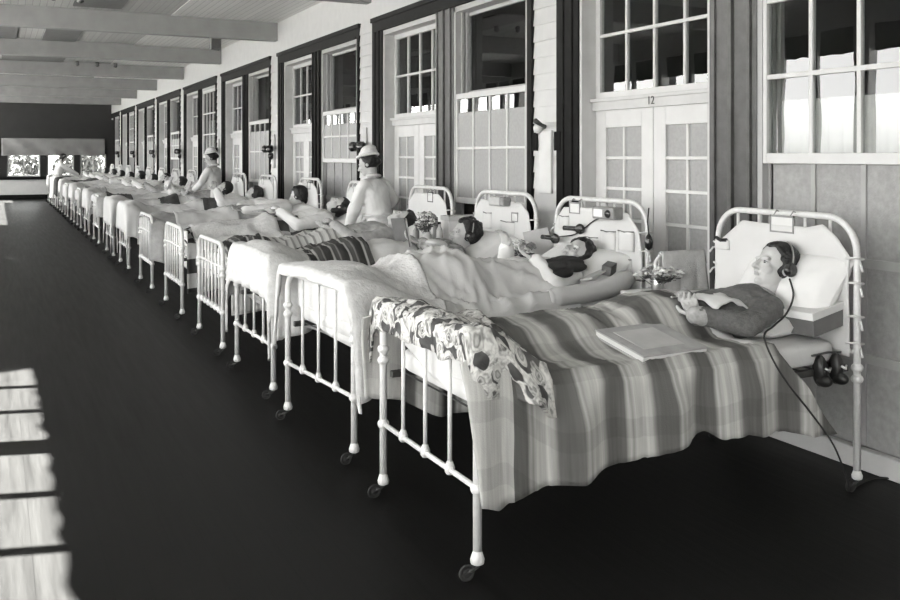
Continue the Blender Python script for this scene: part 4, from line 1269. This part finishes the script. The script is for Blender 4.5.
# towel
def tw(u, v):
    x = lerp(3.265, 3.565, u); L = -.24+.48*v
    if abs(L) < .03: y = 3.985+.014*(L/.03); z = .972-.006*abs(L/.03)
    else: y = 3.985+math.copysign(.016+.018*(abs(L)-.03)/.2*abs(sin(u*8)), L); z = .966-(abs(L)-.03)
    return (x-.02*(1-z/.97)*sin(u*3), y-(.06*(.966-z) if L < 0 else 0), z)
o = MB().grid(30, 40, tw).build('towel', M['towel'], None, True, solid=.010); tag(o, 'pale grey towel folded over the rail beside the nearest bedhead', 'towel')
def bouquet(p, r, n, lab, seed, jar=True, hh=.14):
    rn = random.Random(seed); root = empty('flower_bunch', p)
    if jar:
        MB().lathe([(.028, 0), (.034, .01), (.036, .06), (.026, .08), (.029, .09)], (0,0,0), 16).build('jar', M['chrome'] if seed == 3 else M['paper_grey'], root, True)
    st = MB(); fl = [MB(), MB()]; lf = MB()
    for k in range(n):
        a = rn.uniform(0, 6.28); rr = r*sqrt(rn.random()); z = hh*(.65+.5*rn.random())
        t = V((rr*cos(a), rr*sin(a), z+ (.02 if jar else 0)))
        st.tube([(0, 0, .02), (t.x*.4, t.y*.4, z*.6), t], .002, 5)
        for q in range(6):
            b = q*1.047; fl[k % 2 if seed != 3 else (k % 3 == 0)].ell(t+V((.013*cos(b), .013*sin(b), .004*sin(b*2))), (.012, .012, .007), nu=7, nv=5)
        fl[k % 2].ell(t+V((0,0,.006)), (.008,)*3, nu=6, nv=4)
        for q in range(2):
            b = rn.uniform(0, 6.28); c_ = t*.75+V((.02*cos(b), .02*sin(b), -.01)); lf.ell(c_, (.022, .011, .004), M=None, nu=6, nv=4)
    st.build('stems', M['leaf'], root); fl[0].build('blossoms', M['flower'], root, True); fl[1].build('dark_blossoms', M['flower_mid'], root, True); lf.build('leaves', M['leaf'], root, True)
    tag(root, lab, 'flowers', 'flowers on the bedside stands')
bouquet((3.235, 3.97, .761), .125, 34, 'bunch of small flowers by the folded grey towel', 3, True, .10)
bouquet((3.20, 5.37, .756), .095, 40, 'bunch of pale flowers in front of the leaning folder', 5, True, .12)
bouquet((3.10, 6.66, .801), .10, 26, 'flowers among bottles between the third and fourth beds', 8, True, .20)
fd = empty('folder'); MB().box(-.09, .09, -.004, .004, 0, .235).build('front', M['paper_grey'], fd); MB().box(-.088, .088, .004, .016, .003, .23).build('papers', M['paper'], fd)
fd.location = (3.41, 5.42, .757); fd.rotation_euler = (radians(-10), radians(-12), radians(-25)); tag(fd, 'pale folder leaning upright on the stand beside the third bedhead', 'folder')
bx = empty('carton', (3.43, 6.70, .801)); MB().box(-.145, .145, -.10, .10, 0, .2).build('box_body', M['paper'], bx, bevel=.004); MB().box(-.149, .149, -.104, .104, .17, .21).build('box_lid', M['paper_grey'], bx, bevel=.004)
bx.rotation_euler = (0, 0, radians(-6)); tag(bx, 'white lidded carton on the stand behind the curly-haired reader', 'box')
for k, (x, y, h) in enumerate([(3.19, 6.62, .17), (3.22, 6.74, .2), (3.05, 6.77, .15)]):
    r = empty('medicine_bottle', (x, y, .801)); MB().lathe([(.026, 0), (.028, .01), (.028, h*.6), (.011, h*.78), (.011, h*.92)], (0,0,0), 14).build('bottle_body', M['radio_case'] if k else M['paper_grey'], r, True)
    MB().lathe([(.013, h*.9), (.013, h)], (0,0,0), 12).build('stopper', M['black_plastic'], r, True)
    tag(r, ['pale bottle nearest the carton on the stand by the third bed', 'tall grey bottle at the back of the stand by the third bed', 'short grey bottle at the left of the stand by the third bed'][k], 'bottle', 'bottles on the bedside stand')

# ------------------------------------------------------------------ farther beds
def basic_top(seed, fh=.0, hump=.12, knees=None):
    Gx = knees or [(-.1, 0), (.22, .09), (.4, .10), (.7, .10), (.95, .15), (1.3, .155), (1.6, .10)]
    def t(x, y): return .70 + fr(x, fh, .02, .35) + prof(x, Gx)*hump/.12*math.exp(-((y-.01)/.25)**4) + .014*nz(x*5, y*6, seed) + crease(x, y, seed, .028)*sm(.1, .4, x)
    return t
FB = {  # bed: cloth material, foot rise, near hang, far hang, front drop, name, label
 3: ('fine_stripe', 0, .36, .3, 0, 'striped_cover', 'grey-striped cover hanging at the side of the close-barred fourth bed'),
 4: ('checker', 0, .42, .3, 0, 'checkered_quilt', 'dark and grey checkered quilt hanging over the side of the fifth bed'),
 5: ('blanket_grey', .10, .40, .3, 0, 'grey_blanket', 'shaggy grey blanket hanging over the side of the sixth bed'),
 6: ('sheet', .165, .36, .3, .36, 'white_cover', 'white cover hanging over the foot of the seventh bed'),
 7: ('sheet', .165, .36, .3, .38, 'white_cover', 'white cover hanging over the foot of the eighth bed'),
 8: ('blanket_pale', .12, .3, .3, .10, 'pale_blanket', 'pale blanket on the ninth bed from the camera'),
 9: ('sheet', .165, .34, .3, .34, 'white_cover', 'white cover hanging over the foot of the tenth bed'),
 10: ('sheet_grey', .1, .3, .3, .2, 'white_cover', 'greyish cover on the eleventh bed from the camera'),
 11: ('coverlet', .165, .36, .3, .3, 'white_cover', 'off-white cover on the twelfth bed from the camera'),
 12: ('blanket_pale', .1, .3, .3, .3, 'pale_blanket', 'pale blanket on the thirteenth bed from the camera'),
 13: ('sheet', .165, .35, .3, .3, 'white_cover', 'white cover on the fourteenth bed from the camera'),
 14: ('blanket_dark', .165, .45, .3, .45, 'dark_blanket', 'dark blanket hanging to the floor side of the bed by the standing woman'),
 15: ('sheet', .165, .3, .3, .35, 'white_cover', 'white cover on the sixteenth bed from the camera'),
 16: ('sheet', .165, .3, .3, .3, 'white_cover', 'white cover on the last bed by the end wall')}
TOP = {}
for i, (mm, fh, hn, hf, fd_, nm, lab) in FB.items():
    far = i > 6
    TOP[i] = basic_top(i*3.1, fh, .14 if i < 8 else .12)
    o = drape(nm, M[mm], i, (lambda y, t: -.028) if fh else (lambda y, t: .05), lambda y, t: 1.36+.06*nz(y*4, i, 1), TOP[i], hn, hf, Wd=.45 if fh else .425, nx=40 if far else 60, nt=20 if far else 28, nh=8 if far else 12, amp=.022, seed=i*2.3, front=fd_, wr=.02, thick=.010, flare=.14)
    tag(o, lab, 'blanket', 'covers on the far beds' if nm == 'white_cover' else None)
# extra throws folded across
for i, (a, b, mm, lab) in {3: (.10, .42, 'dark_stripe', 'dark striped throw at the foot of the fourth bed'), 4: (.15, .95, 'coverlet', 'pale spread lying over the checkered quilt on the fifth bed'),
        5: (.30, 1.0, 'sheet_grey', 'pale spread lying over the shaggy grey blanket'), 7: (.7, .95, 'blanket_dark', 'dark throw folded across the eighth bed'), 8: (.15, .55, 'blanket_dark', 'dark throw folded across the ninth bed'),
        6: (1.0, 1.22, 'blanket_dark', 'dark jacket-like throw lying across the seventh bed'), 10: (.1, .5, 'blanket_grey', 'grey throw across the eleventh bed')}.items():
    o = drape('throw', M[mm], i, lambda y, t: a+.05*y, lambda y, t: b-.05*y, lambda x, y: TOP[i](x, y)+.024, .12 if i > 5 else .2, .2, Wd=.435, nx=24, nt=22, nh=8, amp=.016, seed=i*5., wr=.02, thick=.012)
    tag(o, lab, 'blanket', 'throws folded across the far beds')
# liner cloths behind bare foot bars
for i, lab in ((3, 'white sheet end seen through the close bars of the fourth bed'), (4, 'patchy white cloth hanging behind the foot bars of the fifth bed'), (5, 'white cloth hanging behind the foot bars of the sixth bed')):
    mm = {3: 'sheet', 4: 'flower', 5: 'sheet_grey'}[i]
    o = MB().grid(30, 12, lambda u, v: (.055+.012*sin(u*16), -.39+.78*u, lerp(.80 if i > 3 else .72, .50+.05*sin(u*7+i), v))).build('foot_cloth', M[mm], None, True, solid=.008, loc=BL(i), rz=BR(i)); tag(o, lab, 'cloth', 'cloths behind the foot bars')
for i in range(3, 17):
    head_cover(i, [(-.42, .95), (-.38, 1.10), (-.25, 1.17), (.25, 1.17), (.38, 1.1), (.42, .92)], 'white cloth tied across the bedhead of the %s' % ord_(i), i < 6)
    if i < 11: card_holder(i, .1*(-1)**i, 1.14, .11, .09, 'record card on the bedhead of the %s' % ord_(i), 'iron' if i % 2 else 'radio_case')
    pillow(i, (1.70, 0, .79), (0, radians(-30), 0), 'white pillow on the %s' % ord_(i), .20, .35, .09, i*1.7)

def far_person(i, lab, sit=25, xh=1.62, gown='gown', fwd=None, arms='lap', hs='bob', vox=.010, seed=1, cl=.9, garm='gown'):
    a = radians(sit*.68); px = xh-.66*cos(a)*.93; 
    ax = V((cos(a), 0, sin(a))); P_ = V((px, 0, .74))
    che = P_+ax*.36; nek = P_+ax*.55
    hd = nek + V((cos(a+.35), 0, sin(a+.35)))*.155 if sit < 60 else nek + V((0, 0, .155))
    side = .17; dn_ = V((-sin(a), 0, cos(a)))
    if arms == 'out':
        el = {'L': che+V((-.16, -.24, .02)), 'R': che+V((-.2, .24, .06))}; wr = {'L': che+V((-.42, -.20, .02)), 'R': che+V((-.38, .12, .05))}
    elif arms == 'up':
        el = {'L': che+V((-.18, -.22, .03)), 'R': che+V((-.18, .22, .03))}; wr = {'L': che+V((-.22, -.08, .20)), 'R': che+V((-.22, .08, .20))}
    else:
        el = {'L': che+V((-.20, -.235, -.02)), 'R': che+V((-.20, .235, -.02))}; wr = {'L': che+dn_*.12+V((-.30, -.07, -.01)), 'R': che+dn_*.12+V((-.32, .05, .01))}
    J = dict(pelvis=P_, waist=P_+ax*.18, chest=che, neck=nek, shL=nek-ax*.075+V((0, -side, -.01)), shR=nek-ax*.075+V((0, side, -.01)), elL=el['L'], elR=el['R'], wrL=wr['L'], wrR=wr['R'],
             knL=(px-.38, -.08, .735), knR=(px-.38, .08, .735), anL=(px-.74, -.08, .71), anR=(px-.74, .08, .71), toe=(-.04, 0, .06), curl=.6, f=.9, lf=.72, hnL=(.1, 0, -1), hnR=(.1, 0, -1))
    if arms == 'lap': J['hdL'] = (-.75, .55, -.12); J['hdR'] = (-.75, -.55, -.12)
    u = V((sin(a)*-.2+.35*cos(a), 0, .5+sin(a)*.6)); f = V(fwd) if fwd else V((-.9, .05, .35))
    H = head_mat(f, u if abs(u.normalized().dot(f.normalized())) < .9 else (.9, 0, .4), hd)
    p = person('person', J, H, lab, vox, BL(i), BR(i), hairstyle=hs, seed=seed, face=i < 8, hvox=.009, group=None)
    garment(J, garm, gown, p, max(.010, vox*.9), .020, 1., sl_end=.028)
    if i < 9: neck_ring(J, H, .062, .014, 'collar', 'sheet', p)
    return p, H, J
far_person(3, 'dark-haired person lying low on the fourth bed behind the standing book', 16, 1.58, 'gown_grey', (-.3, .1, .9), 'lap', 'curly', .008, 11)
far_person(4, 'person lying on the fifth bed, tended by the nurse', 22, 1.60, 'gown', (-.4, .1, .85), 'lap', 'bob', .009, 12)
far_person(5, 'dark-haired person in white propped up on the sixth bed with an arm stretched out', 26, 1.72, 'gown', (-.75, .62, -.05), 'out', 'curly', .009, 13)
bk = empty('newspaper'); MB().box(-.14, .14, -.20, .20, 0, .008).build('sheet_pages', M['print_page'], bk); MB().box(-.13, .13, -.19, -.0, .008, .014).build('folded_page', M['paper_grey'], bk)
place(bk, 5, (1.28, -.24, .868), (0, radians(-6), radians(20))); tag(bk, 'printed newspaper on the near edge of the sixth bed', 'newspaper')
far_person(6, 'dark-haired patient with hands raised on the seventh bed', 20, 1.66, 'gown', (-.85, .1, .45), 'up', 'curly', .010, 14)
far_person(7, 'patient lying back on the eighth bed, arms resting in the lap', 24, 1.64, 'gown_grey', (-.8, .1, .5), 'lap', 'bob', .011, 15)
desc = {8: ('patient propped up in white on the ninth bed', 24, 'up', 'bob'), 9: ('patient lying in grey on the tenth bed', 22, 'lap', 'curly'), 10: ('patient propped up in white on the eleventh bed', 28, 'lap', 'bob'),
        11: ('patient leaning back on the twelfth bed', 22, 'lap', 'bob'), 12: ('patient propped up on the thirteenth bed', 26, 'out', 'curly'), 13: ('patient lying on the fourteenth bed', 20, 'lap', 'bob'),
        14: ('patient propped up on the fifteenth bed by the standing woman', 22, 'lap', 'bob'), 15: ('patient leaning back on the sixteenth bed', 22, 'lap', 'curly'), 16: ('patient propped up on the last bed', 24, 'lap', 'bob')}
for i, (lab, s, arm, hs) in desc.items():
    far_person(i, lab, s, 1.64, 'gown_grey' if i in (9, 13) else 'gown', (-.85, .1, .4), arm, hs, .016, i*3)
# magazines held on the ninth / eighth beds
for i, lab, p in ((8, 'magazine propped open on the ninth bed', (1.12, -.1, .92)), (7, 'printed magazine propped on the eighth bed', (1.05, -.08, .90))):
    bk = empty('magazine'); MB().box(-.004, .004, -.17, .17, 0, .24).build('cover', M['print_page'], bk); MB().box(.004, .010, -.166, .166, .003, .237).build('pages', M['paper'], bk)
    place(bk, i, p, (0, radians(25), 0)); tag(bk, lab, 'magazine', 'magazines on the far beds')

# ------------------------------------------------------------------ nurses
def standing(loc, face_dir, lab, lean=8, arms=None, cap=True, vox=.008, hs='bun', apron=False, h=1.60, head_dir=None, group='nurses in white'):
    """figure on its feet; local +x is the way the body faces, then turned by face_dir"""
    k = h/1.60; l = radians(lean)
    up = V((sin(l), 0, cos(l)))
    P_ = V((0, 0, .86*k)); che = P_+up*.34*k; nek = P_+up*.52*k; hd = nek+V((sin(l*1.6), 0, cos(l*1.6)))*.155*k
    A = arms or {}
    J = dict(pelvis=P_, waist=P_+up*.16*k, chest=che, neck=nek, shL=nek-up*.07+V((0, -.165*k, 0)), shR=nek-up*.07+V((0, .165*k, 0)),
             elL=nek+V(A.get('elL', (.06, -.24, -.30))), wrL=nek+V(A.get('wrL', (.26, -.18, -.42))), elR=nek+V(A.get('elR', (.06, .24, -.30))), wrR=nek+V(A.get('wrR', (.26, .18, -.42))),
             knL=(.02, -.085, .45*k), knR=(.02, .085, .45*k), anL=(-.01, -.08, .075), anR=(-.01, .08, .075), toe=(.13, 0, -.045), curl=.5, f=.95, hnL=(0, 0, 1), hnR=(0, 0, 1))
    hdv = head_dir or (cos(l*2), 0, -sin(l*2))
    H = head_mat(hdv, (sin(l*1.6), 0, 1), hd, k*1.0)
    p = person('person', J, H, lab, vox, loc, face_dir, hairstyle=hs, face=vox < .012, group=group, hvox=.008 if vox < .012 else .012, cat='person')
    d = MB(); side = V((0, 1, 0))
    d.trunk(P_, J['waist'], che, nek, side, .88, .022, .006)
    d.chain([J['shL'], nek-up*.045, J['shR']], [.064, .064, .064]); d.chain([J['shL'], che-side*.07], [.066, .1]); d.chain([J['shR'], che+side*.07], [.066, .1])
    for q in 'LR': d.chain([J['sh'+q], J['el'+q], lerp(V(J['el'+q]), V(J['wr'+q]), .88)], [.070, .062, .046])
    prof_ = [(.05, P_.z+.12), (.14, P_.z+.06), (.175, P_.z-.05), (.19, P_.z-.22), (.215, .42), (.235, .28), (.20, .285), (.06, .40)]
    M0 = Matrix.Identity(3)
    dd = MB()
    seg = 36
    b = len(d.v)
    for (r, z) in prof_:
        for q in range(seg):
            a = 2*pi*q/seg; w = 1+.05*sin(a*9)*max(0, (.86-z))
            d.v.append((r*.86*w*cos(a), r*w*sin(a), z))
    for i in range(len(prof_)-1):
        for q in range(seg):
            q2 = (q+1) % seg; d.f.append((b+i*seg+q, b+(i+1)*seg+q, b+(i+1)*seg+q2, b+i*seg+q2))
    d.f.append(tuple(b+q for q in range(seg))); n_ = len(prof_)-1; d.f.append(tuple(b+n_*seg+q for q in reversed(range(seg))))
    remesh(d, 'dress', vox, M['nurse_dress'], p, 3, post=rumple(.013, 7))
    MB().tube([H @ V((-.022+.062*cos(a), .066*sin(a), -.128+.02*cos(a))) for a in [t*2*pi/20 for t in range(21)]], .014, 8).build('collar', M['sheet'], p, True)
    MB().tube([(( .145*cos(a)) + up.x*.16*k, .170*sin(a), .86*k+.13*k) for a in [t*2*pi/24 for t in range(25)]], .012, 8).build('belt', M['sheet'], p, True)
    if cap:
        c_ = MB().ell((-.030, 0, .110), (.102, .104, .062), M=H, nu=20, nv=12)
        c_.ell((-.045, 0, .150), (.085, .095, .045), M=H)
        c_.tube([H @ V(((.110*cos(a))-.02, .108*sin(a), .088+.012*cos(a))) for a in [t*2*pi/24 for t in range(25)]], .013, 8)
        remesh(c_, 'nurse_cap', .007 if vox < .012 else .012, M['nurse_dress'], p, 1)
    for s in (-1, 1):
        so = MB(); so.ell((.04, s*.082, .045), (.12, .045, .045)); so.box(-.06, .0, s*.082-.03, s*.082+.03, .0, .03)
        so.build('shoe', M['shoe'], p, True)
    return p
standing((3.34, 8.22, 0), radians(122), 'nurse in white dress and cap bending over the fifth bed, seen from behind', 13,
         {'elL': (-.05, -.27, -.22), 'wrL': (.12, -.16, -.32), 'elR': (.07, .20, -.29), 'wrR': (.20, .12, -.50)}, vox=.007, h=1.50, head_dir=(.8, .35, -.28))
standing((3.30, 15.55, 0), radians(140), 'nurse in white cap standing between the eighth and ninth beds', 6,
         {'elL': (.08, -.22, -.27), 'wrL': (.26, -.1, -.36), 'elR': (.08, .22, -.27), 'wrR': (.28, .1, -.38)}, vox=.010, h=1.53, head_dir=(.75, .5, -.3))
standing((1.58, 28.9, 0), radians(8), 'bareheaded dark-haired woman in white standing at the far end of the bed row', 14,
         {'elL': (.22, -.18, -.22), 'wrL': (.45, -.12, -.36), 'elR': (.22, .18, -.22), 'wrR': (.45, .12, -.38)}, cap=False, vox=.014, hs='bob', h=1.53, group=None)

# ------------------------------------------------------------------ light & camera
w = bpy.data.worlds.new('world'); SC.world = w; w.use_nodes = True
nt = w.node_tree; bg = nt.nodes['Background']
tc = N(nt, 'ShaderNodeTexCoord'); sp = N(nt, 'ShaderNodeSeparateXYZ'); nt.links.new(tc.outputs['Generated'], sp.inputs[0])
r = ramp(nt, [(0, .25), (.49, .3), (.52, 1.), (1, .85)]); mr = N(nt, 'ShaderNodeMapRange'); mr.inputs[1].default_value = -1; mr.inputs[2].default_value = 1
nt.links.new(sp.outputs[2], mr.inputs[0]); nt.links.new(mr.outputs[0], r.inputs[0]); nt.links.new(r.outputs[0], bg.inputs['Color'])
bg.inputs['Strength'].default_value = 14.0
ld = bpy.data.lights.new('sun', 'SUN'); ld.energy = 560; ld.angle = radians(.6); ld.color = (1, .99, .95)
lo = bpy.data.objects.new('sun', ld); COL.objects.link(lo)
lo.rotation_euler = V((1, -.28, -1.107)).to_track_quat('-Z', 'Y').to_euler()
lo.location = (-10, 10, 12)

cam = bpy.data.cameras.new('camera'); co = bpy.data.objects.new('camera', cam); COL.objects.link(co)
F_ = 915.; cam.sensor_width = 36; cam.sensor_fit = 'HORIZONTAL'; cam.lens = F_/900*36
cam.shift_y = -144/900.; cam.clip_start = .05; cam.clip_end = 300
co.location = (0, 0, 1.5)
yaw = math.atan(454/F_)
co.rotation_euler = (pi/2, 0, -yaw)
SC.camera = co
SC.view_settings.view_transform = 'Standard'; SC.view_settings.look = 'None'; SC.view_settings.gamma = 1; SC.view_settings.exposure = -.40
SC.view_settings.use_curve_mapping = False
SC.cycles.use_denoising = True
SC.cycles.max_bounces = 8; SC.cycles.diffuse_bounces = 5; SC.cycles.transparent_max_bounces = 12
SC.cycles.sample_clamp_indirect = 6
